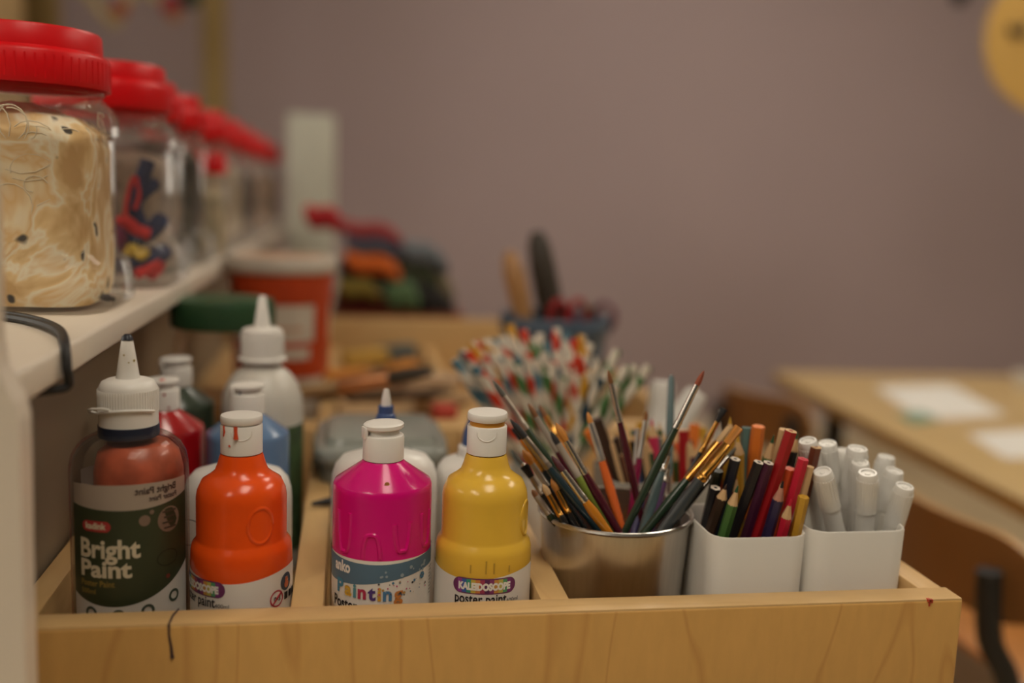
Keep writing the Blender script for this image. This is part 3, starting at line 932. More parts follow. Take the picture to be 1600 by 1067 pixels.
obj('label_field', patch(RL + 0.0001, -AW, AW, gz, lambda a: 0.1375 + 0.0050 * a * a * (0.9 if a > 0 else 0.35), 44, 3), M('label_green', (0.034, 0.045, 0.020), 0.4, var=0.05), la)
obj('label_foot', patch(RL + 0.0001, -AW, AW, 0.012, lambda a: gz(a) - 0.0001, 44, 2), M('label_foot_white', (0.60, 0.57, 0.52), 0.5), la)
R2 = RL + 0.0003
LC = M('letter_cream', (0.62, 0.55, 0.40), 0.5)
obj('brand_pill', pill_patch(R2, -0.58, 0.1277, 0.0094, 0.0033), M('pill_red', (0.40, 0.035, 0.035), 0.5), la)
obj('lettering', text_wrap('kadink', 0.0054, R2 + .0002, -0.58, 0.1262, 0.0002, 0.0135), LC, la, smooth=False)
obj('lettering', text_wrap('Bright', 0.0160, R2, -0.90, 0.1085, 0.0005, 0.0375, center=False), LC, la, smooth=False)
obj('lettering', text_wrap('Paint', 0.0145, R2, -0.90, 0.0965, 0.0005, 0.0325, center=False), LC, la, smooth=False)
obj('lettering', text_wrap('Poster Paint', 0.0052, R2, -0.90, 0.0905, 0.00012, 0.0225, center=False), M('letter_ochre', (0.26, 0.18, 0.04), 0.5), la, smooth=False)
obj('lettering', text_wrap('500ml', 0.0042, R2, -0.90, 0.0855, 0.0001, 0.0105, center=False), M('letter_ochre', (0.26, 0.18, 0.04), 0.5), la, smooth=False)
obj('pale_window', join(disc_patch(R2, 0.66, 0.1285, 0.0080), disc_patch(R2, 0.22, 0.1305, 0.0034), disc_patch(R2, 0.34, 0.1352, 0.0014)), M('label_window', (0.22, 0.15, 0.11), 0.45), la)
obj('fine_print', join(*[patch(R2 + .0002, 0.52 + 0.03 * (k % 2), 0.80 - 0.03 * (k % 3), 0.1330 - 0.0034 * k, 0.1342 - 0.0034 * k, 6, 1) for k in range(4)]), M('letter_dim', (0.07, 0.05, 0.035), 0.5), la)
obj('oval_mark', disc_patch(R2, 0.62, 0.1045, 0.0052, ring=0.90, sx=1.45), M('oval_dark', (0.012, 0.015, 0.008), 0.5), la)
obj('heart_mark', disc_patch(R2, 0.62, 0.0925, 0.0016, 6), M('heart_red', (0.16, 0.03, 0.02), 0.5), la)
obj('foot_icons', join(*[disc_patch(R2 + .0001, a, z, 0.0040, ring=0.6) for a, z in ((-0.70, 0.0735), (-0.22, 0.0725), (0.25, 0.0740), (0.74, 0.0790))]), M('icon_green', (0.05, 0.07, 0.05), 0.5), la)
obj('back_label', patch(0.0343, PI - 1.0, PI + 1.0, 0.012, 0.1500, 30, 2), M('label_film_back', (0.36, 0.29, 0.24), 0.5), bp)
obj('lettering', text_wrap('Bright Paint', 0.0058, RL + .0003, 0.44, 0.1468, 0.00015, 0.0265, mirror=True), M('letter_brown', (0.07, 0.045, 0.04), 0.5), la, smooth=False)
obj('lettering', text_wrap('Poster Paint', 0.0046, RL + .0003, 0.56, 0.1420, 0.0001, 0.0190, mirror=True), M('letter_brown', (0.09, 0.06, 0.05), 0.5), la, smooth=False)

# ---- big white glue bottle with nozzle
HDPE = M('milky_plastic', (0.62, 0.59, 0.53), 0.35, var=0.03, sub=0.2)
gb = thing('glue_bottle', 'large milky glue bottle with long white nozzle', 'glue bottle', (-0.0715, 0.868, TF + 0.0), face_cam(-0.0715, 0.868))
obj('bottle_body', lathe([(0, 0), (0.031, 0), (0.0345, 0.003), (0.0345, 0.141), (0.0335, 0.1525), (0.0305, 0.1620), (0.0255, 0.1700), (0.0205, 0.1750), (0.0165, 0.1775), (0.0158, 0.183), (0, 0.183)], 48), HDPE, gb)
gc = obj('nozzle_cap', shift(lathe([(0.0175, 0.1715), (0.0205, 0.1725), (0.0205, 0.1745), (0.0178, 0.1755), (0.0178, 0.1960), (0.0168, 0.1990), (0.0135, 0.2005), (0.0075, 0.2010), (0.0068, 0.2030), (0.0030, 0.2270), (0.0020, 0.2280), (0, 0.2280)], 40), (0, 0, 0.011)), CAPW, gb)
obj('grip_ridges', join(*[xf(box(-0.0003, 0.0003, -0.0182, -0.0176, 0.188, 0.206), Matrix.Rotation(2 * PI * i / 50, 4, 'Z')) for i in range(50)]), CAPW, gc, smooth=False)
obj('green_label', patch(0.0348, 0.55, 2.6, 0.02, 0.130, 20, 2), M('glue_green', (0.05, 0.09, 0.035), 0.5, var=0.4, scale=60), gb)


# ---- white school glue bottles with blue twist caps
def glue(loc, rz, label, hw, tip=True, sz=1.0):
    t = thing('glue_bottle', label, 'glue bottle', loc, rz, 'white glue bottles behind the paint')
    t.scale = (1, 1, sz)
    hd = 0.022
    pr = [(0.92, 0.0), (1.0, 0.004), (1.0, 0.118), (0.985, 0.126), (0.93, 0.1335), (0.80, 0.1395), (0.55, 0.1425), (0.33, 0.1440)]
    rings = []
    for q, z in pr:
        rings.append(rrect(hw * q, hd * (q if q > 0.6 else 0.62), hd * (q if q > 0.6 else 0.62) * 0.96, z, 7))
    obj('bottle_body', loft(rings), WHITEP, t)
    obj('collar', lathe([(0.012, 0.1435), (0.0125, 0.144), (0.0125, 0.151), (0.011, 0.1525), (0, 0.1525)], 28), WHITEP, t)
    BL = M('blue_cap', (0.045, 0.09, 0.24), 0.35, var=0.1)
    c = obj('twist_cap', lathe([(0.0095, 0.1525), (0.0098, 0.154), (0.0088, 0.163), (0.0066, 0.1705), (0.0058, 0.1715), (0.0056, 0.177), (0, 0.177)], 12), BL, t, angle=20)
    if tip:
        obj('nozzle_tip', lathe([(0.0036, 0.177), (0.0034, 0.1815), (0.0018, 0.189), (0, 0.1895)], 14), CAPW, c)
    return t


def at_floor_x(px, Y):
    return atY(px, 800, Y).x


glue((at_floor_x(600, 0.712), 0.712, TF), face_cam(0.02, 0.712) * 0.3, 'white glue bottle with blue twist cap behind the magenta bottle', 0.0385)
glue((at_floor_x(738, 0.735), 0.735, TF), 0.0, 'white glue bottle with blue twist cap behind the yellow bottle', 0.030, False, 0.93)
glue((at_floor_x(372, 0.705), 0.705, TF), 0.0, 'white glue bottle behind the orange bottle', 0.0375, False, 0.94)
lg = [o for o in COL.objects if o.get('label', '') == 'white glue bottle behind the orange bottle'][0]
obj('label_ring', xf(disc_patch(0.2, 0, 0, 0.010, ring=0.94), Matrix.Translation((-0.031, 0.2 - 0.0222, 0.100))), INK, lg)

# ---- lidded containers in the tray
GREENLID = M('green_lid', (0.030, 0.085, 0.035), 0.4, var=0.05)
gj = thing('lidded_jar', 'clear jar with dark green lid under the shelf', 'jar', (-0.118, 0.985, TF))
gj.scale = (1, 1, 1.155)
obj('jar_body', lathe([(0, 0.001), (0.043, 0.001), (0.046, 0.004), (0.046, 0.150), (0.044, 0.163), (0.041, 0.168), (0.041, 0.172)], 40), JCLEAR, gj)
gl_ = obj('lid', lathe([(0.0455, 0.170), (0.048, 0.1705), (0.0485, 0.1715), (0.0485, 0.190), (0.0470, 0.1935), (0.043, 0.1945), (0, 0.1945)], 48), GREENLID, gj)
obj('grip_ridges', join(*[xf(box(-0.0006, 0.0006, -0.0489, -0.048, 0.173, 0.189), Matrix.Rotation(2 * PI * i / 60, 4, 'Z')) for i in range(60)]), GREENLID, gl_, smooth=False)
o = obj('amber_beads', lathe([(0, 0.004), (0.042, 0.005), (0.0435, 0.01), (0.0435, 0.125), (0.042, 0.128), (0, 0.131)], 32), M('amber_bits', (0.26, 0.11, 0.025), 0.5, var=0.7, scale=130, bump=0.6))
o.location = (-0.118, 0.985, TF)
tag(o, 'amber beads inside the green lidded jar', 'beads', kind='stuff')

GREYP = clear_plastic('smoky_plastic', (0.75, 0.78, 0.76), haze=0.22, rough=0.15)
gx = at_floor_x(592, 0.905)
tc_ = thing('lidded_tub', 'cloudy grey plastic tub with clip lid behind the magenta bottle', 'tub', (0.052, 0.905, TF))
obj('tub_body', loft([rrect(0.046, 0.050, 0.012, 0.001), rrect(0.052, 0.056, 0.014, 0.075), rrect(0.056, 0.060, 0.014, 0.100)], True, False), M('tub_grey', (0.16, 0.17, 0.16), 0.35, var=0.2, scale=30), tc_)
sx = gx - 0.052
lidm = M('tub_lid_grey', (0.29, 0.305, 0.275), 0.25, var=0.08, scale=20)
tl = obj('lid', loft([rrect(0.0575, 0.0615, 0.016, 0.096), rrect(0.0585, 0.0625, 0.016, 0.098), rrect(0.0585, 0.0625, 0.016, 0.106), rrect(0.056, 0.060, 0.016, 0.1095), rrect(0.050, 0.054, 0.016, 0.1095), rrect(0.047, 0.051, 0.016, 0.1165), rrect(0.043, 0.047, 0.016, 0.1178)]), lidm, tc_)
for s_ in (-1, 1):
    obj('clip', box(s_ * 0.0590 - 0.0012, s_ * 0.0590 + 0.0012, -0.02, 0.02, 0.080, 0.106, 0.0008), lidm, tl)
    obj('clip', box(-0.02, 0.02, s_ * 0.0630 - 0.0012, s_ * 0.0630 + 0.0012, 0.080, 0.106, 0.0008), lidm, tl)
tc_.location.x = gx

# small black pen cap on the divider
pc = atY(497, 793, 0.775)
o = obj('black_pen_cap', tube([(0, 0, 0), (0.012, 0.004, 0.0005), (0.03, 0.010, 0.0015)], [0.0015, 0.0032, 0.0036], 10), BLACK)
o.location = (-0.026, 0.780, RIM + 0.0034)
tag(o, 'small black pen lying across the divider beside the magenta bottle', 'pen')

# ------------------------------------------------------------------ steel bucket and cups
BKX, BKY, BKZ = 0.2005, 0.6610, TF
bl, br = atY(843, 805, 0.66), atY(1077, 805, 0.66)
BKX = (bl.x + br.x) / 2
BKR = (br.x - bl.x) / 2
bk_top = 0.1140
bucket = thing('steel_bucket', 'small steel bucket packed with paint brushes', 'bucket', (BKX, BKY, BKZ))
ro, rbm = BKR, BKR * 0.80
obj('bucket_body', lathe([(0, 0.0), (rbm, 0.0), (rbm + 0.001, 0.001), (ro - 0.0015, bk_top - 0.003), (ro - 0.0025, bk_top - 0.003), (rbm - 0.0002, 0.002), (0, 0.002)], 64), STEEL, bucket)
obj('rolled_rim', lathe([(ro - 0.0025, bk_top - 0.003), (ro - 0.0003, bk_top - 0.0032), (ro + 0.0006, bk_top - 0.0018), (ro, bk_top - 0.0004), (ro - 0.0014, bk_top), (ro - 0.0028, bk_top - 0.0008), (ro - 0.0030, bk_top - 0.002), (ro - 0.0025, bk_top - 0.003)], 64), STEEL, bucket)
def bucket_r(z):
    return rbm + (ro - rbm) * (z - BKZ) / bk_top - 0.003
CUPM = M('cup_white', (0.72, 0.69, 0.63), 0.4, var=0.03, scale=10)


def make_cup(x0, x1, y0, y1, h, label, rot=0.0, rad=0.014, taper=0.94, mat=None):
    cx, cy = (x0 + x1) / 2, (y0 + y1) / 2
    hw, hd = (x1 - x0) / 2, (y1 - y0) / 2
    t = thing('pencil_cup', label, 'cup', (cx, cy, TF), rot, 'square plastic cups')
    e = 0.0022
    rings = [rrect(hw * taper - 0.003, hd * taper - 0.003, rad, 0), rrect(hw * taper, hd * taper, rad, 0.003), rrect(hw, hd, rad, h - 0.001), rrect(hw - 0.0006, hd - 0.0006, rad - 0.0006, h),
             rrect(hw - e + 0.0006, hd - e + 0.0006, rad - e + 0.0006, h), rrect(hw - e, hd - e, rad - e, h - 0.001), rrect(hw * taper - e, hd * taper - e, rad - e, 0.003)]
    obj('cup_body', loft(rings), mat or CUPM, t)
    return dict(cx=cx, cy=cy, hw=hw - e, hd=hd - e, h=h, taper=taper, rot=rot)


c1l, c1r = atY(1082, 830, 0.635), atY(1255, 830, 0.610)
CUP1 = make_cup(c1l.x, c1r.x, 0.596, 0.672, 0.1130, 'white plastic cup of coloured pencils next to the steel bucket')
c2r = atY(1408, 830, 0.612)
CUP2 = make_cup(c1r.x + 0.001, c2r.x, 0.598, 0.672, 0.1150, 'white plastic cup of white markers at the tray end')
c3l, c3r = atY(952, 760, 0.735), atY(1142, 760, 0.735)
CUP3 = make_cup(c3l.x, c3r.x, 0.722, 0.800, 0.1130, 'grey plastic cup of coloured pencils behind the steel bucket', mat=M('cup_grey', (0.30, 0.28, 0.24), 0.4))


def cup_inside(c):
    def f(p, m=0.004):
        k = c['taper'] + (1 - c['taper']) * (p.z - TF) / c['h']
        return abs(p.x - c['cx']) < c['hw'] * k - m and abs(p.y - c['cy']) < c['hd'] * k - m and p.z > TF + 0.005
    return f


def bucket_inside(p, m=0.004):
    return math.hypot(p.x - BKX, p.y - BKY) < bucket_r(p.z) - m and p.z > BKZ + 0.005


def frame(base, tip):
    d = tip - base
    q = d.to_track_quat('Z', 'Y')
    return q, d.length


def base_of(tip, low, inside, m=0.004, want=0.3):
    """go from the point at the rim further down into the cup until its wall or floor is met"""
    d = (low - tip).normalized()
    p = low.copy()
    for _ in range(400):
        q = p + d * 0.0005
        if not inside(q, m) and q.z < low.z - 0.003:
            break
        p = q
        if (p - tip).length > want:
            break
    return p


# ---- brushes
BR = {'sable': M('bristle_brown', (0.20, 0.075, 0.02), 0.6, var=0.4, scale=400, stretch=(1, 1, 0.05)),
      'orange': M('bristle_orange', (0.50, 0.20, 0.035), 0.6, var=0.4, scale=400, stretch=(1, 1, 0.05)),
      'black': M('bristle_black', (0.012, 0.011, 0.012), 0.7, var=0.3, scale=400, stretch=(1, 1, 0.05)),
      'grey': M('bristle_grey', (0.09, 0.085, 0.07), 0.7, var=0.4, scale=400, stretch=(1, 1, 0.05)),
      'tan': M('bristle_tan', (0.50, 0.33, 0.17), 0.7, var=0.3, scale=400, stretch=(1, 1, 0.05)),
      'red': M('bristle_red', (0.28, 0.06, 0.025), 0.6, var=0.3, scale=400, stretch=(1, 1, 0.05)),
      'plum': M('bristle_plum', (0.08, 0.02, 0.03), 0.6, var=0.3, scale=400)}
FE = {'silver': M('ferrule_silver', (0.74, 0.70, 0.64), 0.25, 1.0, var=0.04), 'white': M('ferrule_bright', (0.85, 0.84, 0.82), 0.3, 1.0, var=0.04),
      'gold': M('ferrule_gold', (0.80, 0.42, 0.10), 0.22, 1.0, var=0.06), 'dull': M('ferrule_dull', (0.40, 0.34, 0.28), 0.35, 1.0, var=0.1),
      'clear': M('ferrule_clear', (0.42, 0.36, 0.30), 0.25, 0.3, var=0.2), 'copper': M('ferrule_copper', (0.75, 0.36, 0.18), 0.28, 1.0)}
HA = {'green': (0.020, 0.040, 0.022), 'teal': (0.012, 0.030, 0.040), 'maroon': (0.075, 0.008, 0.018), 'orange': (0.78, 0.15, 0.03), 'lime': (0.20, 0.26, 0.04),
      'ochre': (0.55, 0.20, 0.015), 'slate': (0.045, 0.052, 0.055), 'magenta': (0.28, 0.012, 0.07), 'steelblue': (0.13, 0.19, 0.20), 'lilac': (0.18, 0.09, 0.22), 'navy': (0.015, 0.018, 0.05),
      'black': (0.015, 0.013, 0.012), 'violet': (0.06, 0.05, 0.14), 'brown': (0.10, 0.04, 0.015)}
HM = {k: M('handle_' + k, v, 0.25, var=0.06, coat=0.4) for k, v in HA.items()}


def brush(label, tip, fer0, fer1, low, Yt, Yl, bris, fer, han, wr=0.0026, wf=None, wh=None, flat=1.0, flare=1.0, inside=bucket_inside, group='brushes in the steel bucket', blunt=False):
    """tip / ferrule top / ferrule foot / rim crossing in photo pixels; Yt and Yl the depths of tip and rim crossing"""
    T = atY(tip[0], tip[1], Yt)
    L = atY(low[0], low[1], Yl)
    tot = math.hypot(tip[0] - low[0], tip[1] - low[1])
    f0 = math.hypot(tip[0] - fer0[0], tip[1] - fer0[1]) / tot
    f1 = math.hypot(tip[0] - fer1[0], tip[1] - fer1[1]) / tot
    base = base_of(T, L, inside)
    q, ln = frame(base, T)
    seg = (T - L).length
    zf0 = ln - f0 * seg
    zf1 = ln - f1 * seg
    wf = wf or wr * 0.85
    wh = wh or wr
    t = thing('paint_brush', label, 'paint brush', base, 0, group)
    t.rotation_mode = 'QUATERNION'
    t.rotation_quaternion = q
    n = 14

    def el(r, z, fx=1.0):
        return [(r * fx * math.cos(2 * PI * i / n), r * math.sin(2 * PI * i / n), z) for i in range(n)]
    hb = [(wh * 0.5, 0), (wh * 0.75, zf1 * 0.2), (wh * 1.0, zf1 * 0.6), (wh * 1.2, zf1 * 0.85), (wf * 0.98, zf1 + 0.001)]
    obj('handle', loft([el(r, z) for r, z in hb]), HM[han], t)
    fx = flat
    lf = zf0 - zf1
    fr = [el(wf * 1.04, zf1 - 0.001), el(wf * 1.12, zf1 + lf * 0.04), el(wf * 1.02, zf1 + lf * 0.07), el(wf * 1.14, zf1 + lf * 0.11), el(wf * 1.02, zf1 + lf * 0.15), el(wf * 1.0, zf1 + lf * 0.5, 1 + (fx - 1) * 0.5),
          el(wf * 0.92 / math.sqrt(fx), zf0, fx)]
    obj('ferrule', loft(fr), FE[fer], t)
    if bris:
        lb = ln - zf0
        r0 = wf * 0.86 / math.sqrt(fx)
        if blunt:
            bb = [el(r0, zf0 - 0.001, fx), el(r0 * (1 + (flare - 1) * 0.5), zf0 + lb * 0.5, fx), el(r0 * flare, zf0 + lb * 0.93, fx), el(r0 * flare * 0.85, ln, fx)]
        else:
            bb = [el(r0, zf0 - 0.001, fx), el(r0 * flare, zf0 + lb * 0.35, fx), el(r0 * flare * 0.8, zf0 + lb * 0.65, fx), el(r0 * 0.35, zf0 + lb * 0.92, fx), el(r0 * 0.08, ln, fx)]
        obj('bristles', loft(bb), BR[bris], t)
    return t


B = brush
B('dark brush leaning farthest over the yellow bottle, grey ferrule', (770, 594), (788, 619), (823, 670), (931, 826), 0.690, 0.655, 'grey', 'dull', 'green', 0.0026)
B('worn brush with brown bristles and teal handle close to the yellow cap', (797, 655), (820, 684), (857, 729), (936, 828), 0.655, 0.635, 'black', 'dull', 'teal', 0.0030)
B('brown tipped brush with clear ferrule and maroon handle', (825, 630), (838, 651), (871, 703), (947, 829), 0.690, 0.668, 'sable', 'clear', 'maroon', 0.0028)
B('orange handled brush with dark dipped bristles standing behind the fan brush', (842, 632), (856, 648), (872, 676), (934, 795), 0.720, 0.690, 'sable', 'gold', 'ochre', 0.0028)
B('fan of brown bristles on a dull gold ferrule, maroon handle', (868, 660), (884, 688), (914, 737), (962, 823), 0.650, 0.640, 'orange', 'silver', 'maroon', 0.0028, flare=1.5)
B('flat bright silver brush with orange handle', (918, 644), (921, 661), (937, 719), (972, 828), 0.675, 0.655, 'orange', 'white', 'orange', 0.0030, flat=1.5)
B('lime green handled brush with a clear ferrule', (860, 674), (871, 694), (900, 745), (956, 829), 0.670, 0.648, 'black', 'clear', 'lime', 0.0031)
B('ochre handled brush with plum bristles and dull silver ferrule', (862, 712), (879, 735), (912, 783), (950, 831), 0.632, 0.622, 'plum', 'silver', 'ochre', 0.0030)
B('short tan bristled brush with gold ferrule at the bucket rim', (848, 756), (858, 772), (876, 806), (888, 828), 0.640, 0.632, 'tan', 'gold', 'black', 0.0026, flare=1.3)
B('short orange bristled brush with gold ferrule at the bucket rim', (861, 748), (871, 766), (888, 800), (903, 829), 0.645, 0.634, 'orange', 'gold', 'black', 0.0027, flare=1.3)
B('brush with stubby brown bristles and pale ferrule, lowest at the bucket rim', (831, 765), (839, 774), (859, 803), (870, 820), 0.648, 0.640, 'sable', 'clear', 'green', 0.0028)
B('small brush with splayed yellow bristles over the bucket rim', (816, 702), (832, 723), (856, 757), (897, 822), 0.660, 0.645, 'orange', 'clear', 'black', 0.0024, flare=1.8)
B('brush with a stubby black head touching the yellow bottle', (819, 727), (832, 745), (848, 770), (880, 822), 0.665, 0.648, 'black', 'dull', 'black', 0.0030, flare=1.6, blunt=True)
B('thin brush with grey bristles beside the yellow bottle shoulder', (800, 702), (817, 724), (842, 760), (884, 818), 0.682, 0.660, 'grey', 'silver', 'black', 0.0022)
B('thick black headed brush behind the yellow bottle cap', (803, 668), (815, 686), (846, 735), (905, 818), 0.690, 0.668, 'black', 'gold', 'teal', 0.0032, flare=1.2, blunt=True)
B('fine pointed brush with silver ferrule and maroon handle, upright in the bucket', (950, 578), (957, 598), (969, 656), (1003, 812), 0.672, 0.662, 'sable', 'silver', 'maroon', 0.0025)
B('small brush with white ferrule and magenta handle', (1011, 642), (1009, 657), (1001, 714), (985, 806), 0.690, 0.680, 'sable', 'white', 'magenta', 0.0023)
B('short brush without bristles, bright ferrule, next to the small white one', (997, 664), (996, 670), (993, 724), (987, 800), 0.705, 0.692, None, 'white', 'magenta', 0.0019)
B('long dark green brush with silver ferrule and red bristles leaning over the pencils', (1100, 579), (1087, 600), (1058, 667), (977, 829), 0.640, 0.640, 'red', 'silver', 'green', 0.0027)
B('steel blue handled brush low in the bucket with pale ferrule', (1046, 700), (1043, 712), (1037, 735), (1006, 824), 0.660, 0.650, 'grey', 'white', 'steelblue', 0.0031)
B('lilac handled brush low in the bucket', (1046, 722), (1044, 733), (1040, 752), (1020, 815), 0.672, 0.662, 'grey', 'silver', 'lilac', 0.0025)
B('black bristled brush with thin gold ferrule', (1132, 638), (1120, 659), (1098, 706), (1036, 818), 0.660, 0.655, 'black', 'gold', 'black', 0.0023, flare=1.7, blunt=True)
B('wide flat brush with brown bristles and amber ferrule over the pencil cup', (1155, 667), (1135, 692), (1096, 748), (1036, 829), 0.628, 0.630, 'orange', 'gold', 'slate', 0.0044, wh=0.0040, flat=2.6, flare=1.2, blunt=True)
B('flat brush with dark green handle tucked behind the wide amber one', (1139, 668), (1121, 691), (1076, 750), (1011, 827), 0.645, 0.640, 'tan', 'gold', 'green', 0.0030, flat=1.7, blunt=True)
B('fine silver brush with grey point under the wide amber one', (1152, 697), (1140, 715), (1100, 757), (1046, 822), 0.650, 0.645, 'grey', 'silver', 'black', 0.0022)
B('violet handled brush in the middle of the bucket', (1012, 745), (1009, 755), (1005, 775), (993, 822), 0.680, 0.662, 'grey', 'dull', 'violet', 0.0025)
# long plain stick
T, L = atY(1049, 585, 0.715), atY(1044, 778, 0.695)
bs = base_of(T, L, bucket_inside)
q, ln = frame(bs, T)
t = thing('paint_brush', 'slate blue brush handle standing upside down in the bucket', 'paint brush', bs, 0, 'brushes in the steel bucket')
t.rotation_mode = 'QUATERNION'; t.rotation_quaternion = q
obj('handle', lathe([(0, ln), (0.0018, ln - 0.001), (0.0026, ln - 0.006), (0.0031, ln - 0.04), (0.0030, ln * 0.5), (0.0026, 0.02), (0, 0.02)], 14), HM['steelblue'], t)
obj('ferrule', lathe([(0, 0.0), (0.0024, 0.0), (0.0026, 0.02), (0, 0.021)], 14), FE['silver'], t)

# ---- pencils
PW = M('pencil_wood', (0.62, 0.40, 0.20), 0.6, var=0.1, scale=200, stretch=(1, 1, 0.1))
PWP = M('pencil_wood_pink', (0.48, 0.22, 0.15), 0.6, var=0.1, scale=200)
PCOL = {'red': (0.36, 0.005, 0.010), 'hotred': (0.56, 0.008, 0.035), 'green': (0.055, 0.15, 0.03), 'darkgreen': (0.02, 0.08, 0.03), 'black': (0.012, 0.010, 0.013), 'plum': (0.065, 0.008, 0.035), 'navy': (0.03, 0.02, 0.07),
        'ink': (0.013, 0.016, 0.032), 'brown': (0.16, 0.045, 0.022), 'darkbrown': (0.045, 0.022, 0.013), 'orange': (0.78, 0.20, 0.025), 'redorange': (0.70, 0.09, 0.02), 'yellow': (0.58, 0.32, 0.03), 'teal': (0.09, 0.17, 0.16), 'wood': (0.58, 0.36, 0.17), 'olive': (0.02, 0.025, 0.012), 'pink': (0.62, 0.03, 0.11), 'white': (0.7, 0.66, 0.6), 'blue': (0.03, 0.08, 0.2), 'lightgreen': (0.18, 0.30, 0.18)}
PM = {k: M('pencil_' + k, v, 0.42, var=0.06, coat=0.1) for k, v in PCOL.items()}


def pencil(label, tip, low, Yt, Yl, col, sharp=True, R=0.0038, inside=None, group='pencils in the white cup', lead=None, woodm=None, facets=6, tipl=None, name='colored_pencil'):
    if inside is None:
        Yl = min(2 * Yt - Yl + 0.005, 0.662)      # the pencils lean a little towards the viewer
    T = atY(tip[0], tip[1], Yt)
    L = atY(low[0], low[1], Yl)
    base = base_of(T, L, inside or cup_inside(CUP1), 0.0042)
    q, ln = frame(base, T)
    t = thing(name, label, 'pencil', base, 0, group)
    t.rotation_mode = 'QUATERNION'
    t.rotation_quaternion = q @ Quaternion((0, 0, 1), random.uniform(0, 1))
    n = 24

    def rad(i):
        a = 2 * PI * i / n
        if facets == 0:
            return R * 0.95
        s = 2 * PI / facets
        return R * math.cos(s / 2) / math.cos((a % s) - s / 2)
    if sharp:
        tan = R / (tipl or 0.0145)
        r0 = [(rad(i) * math.cos(2 * PI * i / n), rad(i) * math.sin(2 * PI * i / n), 0) for i in range(n)]
        r1 = [(x, y, ln - 0.0005 - (math.hypot(x, y) ** 1.0) / tan + (0.0012 * math.cos(facets * 2 * PI * i / n) if facets else 0)) for i, (x, y, _) in enumerate(r0)]
        obj('barrel', loft([r0, r1], True, False), PM[col], t, angle=25)
        rl = R * 0.32
        zl = ln - rl / tan
        r2 = [(rl * math.cos(2 * PI * i / n), rl * math.sin(2 * PI * i / n), zl) for i in range(n)]
        obj('sharpened_wood', loft([r1, r2], False, False), woodm or PW, t, angle=60)
        r3 = [(0.0004 * math.cos(2 * PI * i / n), 0.0004 * math.sin(2 * PI * i / n), ln) for i in range(n)]
        obj('lead', loft([r2, r3], True, True), PM[lead or col], t)
    else:
        r0 = [(rad(i) * math.cos(2 * PI * i / n), rad(i) * math.sin(2 * PI * i / n), 0) for i in range(n)]
        r1 = [(x, y, ln) for x, y, _ in r0]
        obj('barrel', loft([r0, r1], True, False), PM[col], t, angle=25)
        ci = [(x * 0.36, y * 0.36, ln) for x, y, _ in r0]
        rin = [(x * 0.98, y * 0.98, ln + 0.0001) for x, y, _ in r0]
        obj('cut_end', loft([r1, rin, [(c[0], c[1], ln + 0.0001) for c in ci]], False, False), M('pencil_end', (0.66, 0.58, 0.48), 0.6) if lead else (PM['wood'] if col in ('red', 'brown') else PM[col]), t, angle=30)
        obj('core', loft([[(c[0], c[1], ln + 0.0001) for c in ci], [(c[0] * 0.9, c[1] * 0.9, ln + 0.0003) for c in ci]], False, True), PM[lead or col], t)
    return t


P = pencil
P('navy black pencil with blunt end and dark core', (1149, 717), (1122, 822), 0.634, 0.628, 'ink', False, lead='black')
P('dark brown pencil with a broken wooden point', (1135, 757), (1108, 833), 0.620, 0.617, 'darkbrown', True, tipl=0.011)
P('green pencil with sharpened point at the cup front', (1153, 759), (1130, 837), 0.610, 0.609, 'green', True, lead='darkgreen')
P('black pencil with blunt pale end and black core', (1186, 722), (1145, 835), 0.620, 0.614, 'black', False, lead='black')
P('plum purple pencil with blunt end', (1201, 723), (1165, 837), 0.618, 0.612, 'plum', False, lead='plum')
P('long thick red pencil, tallest at the cup front', (1236, 673), (1182, 837), 0.616, 0.609, 'red', False, R=0.0044)
P('green pencil with wooden point beside the tall red one', (1209, 680), (1180, 800), 0.640, 0.634, 'green', True, lead='darkgreen', R=0.0042, tipl=0.018)
P('thick orange hexagonal pencil with flat end at the back', (1185, 666), (1168, 800), 0.655, 0.648, 'orange', False, R=0.0048)
P('teal pencil with flat end beside the thick orange one', (1167, 668), (1157, 800), 0.664, 0.657, 'teal', False, R=0.0040)
P('yellow pencil standing behind the navy black one', (1153, 680), (1152, 810), 0.650, 0.648, 'yellow', True, R=0.0046)
P('navy pencil with pinkish wood and black point', (1224, 752), (1199, 837), 0.609, 0.606, 'navy', True, lead='black', woodm=PWP)
P('short orange pencil end between the red pencils', (1234, 732), (1212, 825), 0.622, 0.617, 'redorange', False)
P('bright crimson pencil with flat end', (1255, 717), (1222, 833), 0.614, 0.612, 'hotred', False, R=0.0040)
P('red pencil with sharpened wood and worn point at the cup front', (1236, 780), (1221, 838), 0.604, 0.603, 'hotred', True)
P('yellow hexagonal pencil with flat end at the cup corner', (1256, 776), (1242, 837), 0.605, 0.605, 'yellow', False)
P('bare wooden pencil stub by the yellow hexagonal one', (1266, 729), (1240, 830), 0.614, 0.613, 'wood', False, R=0.0029)
P('brown pencil leaning towards the white markers', (1275, 698), (1246, 826), 0.626, 0.622, 'brown', False, R=0.0042)
P('dark green tipped pencil behind the tall red one', (1246, 676), (1218, 800), 0.646, 0.638, 'black', True, lead='darkgreen')
P('pale wooden pencil just left of the tall red one', (1225, 671), (1195, 805), 0.632, 0.626, 'wood', False, R=0.0036)
P('dark olive pencil stub in the shade of the amber brush', (1122, 735), (1104, 815), 0.640, 0.634, 'olive', False)
P('black stub low in the cup behind the dark brown pencil', (1118, 762), (1102, 822), 0.630, 0.627, 'black', False, lead='black')
P('red pencil point behind the yellow pencil', (1150, 738), (1140, 810), 0.642, 0.640, 'red', True)
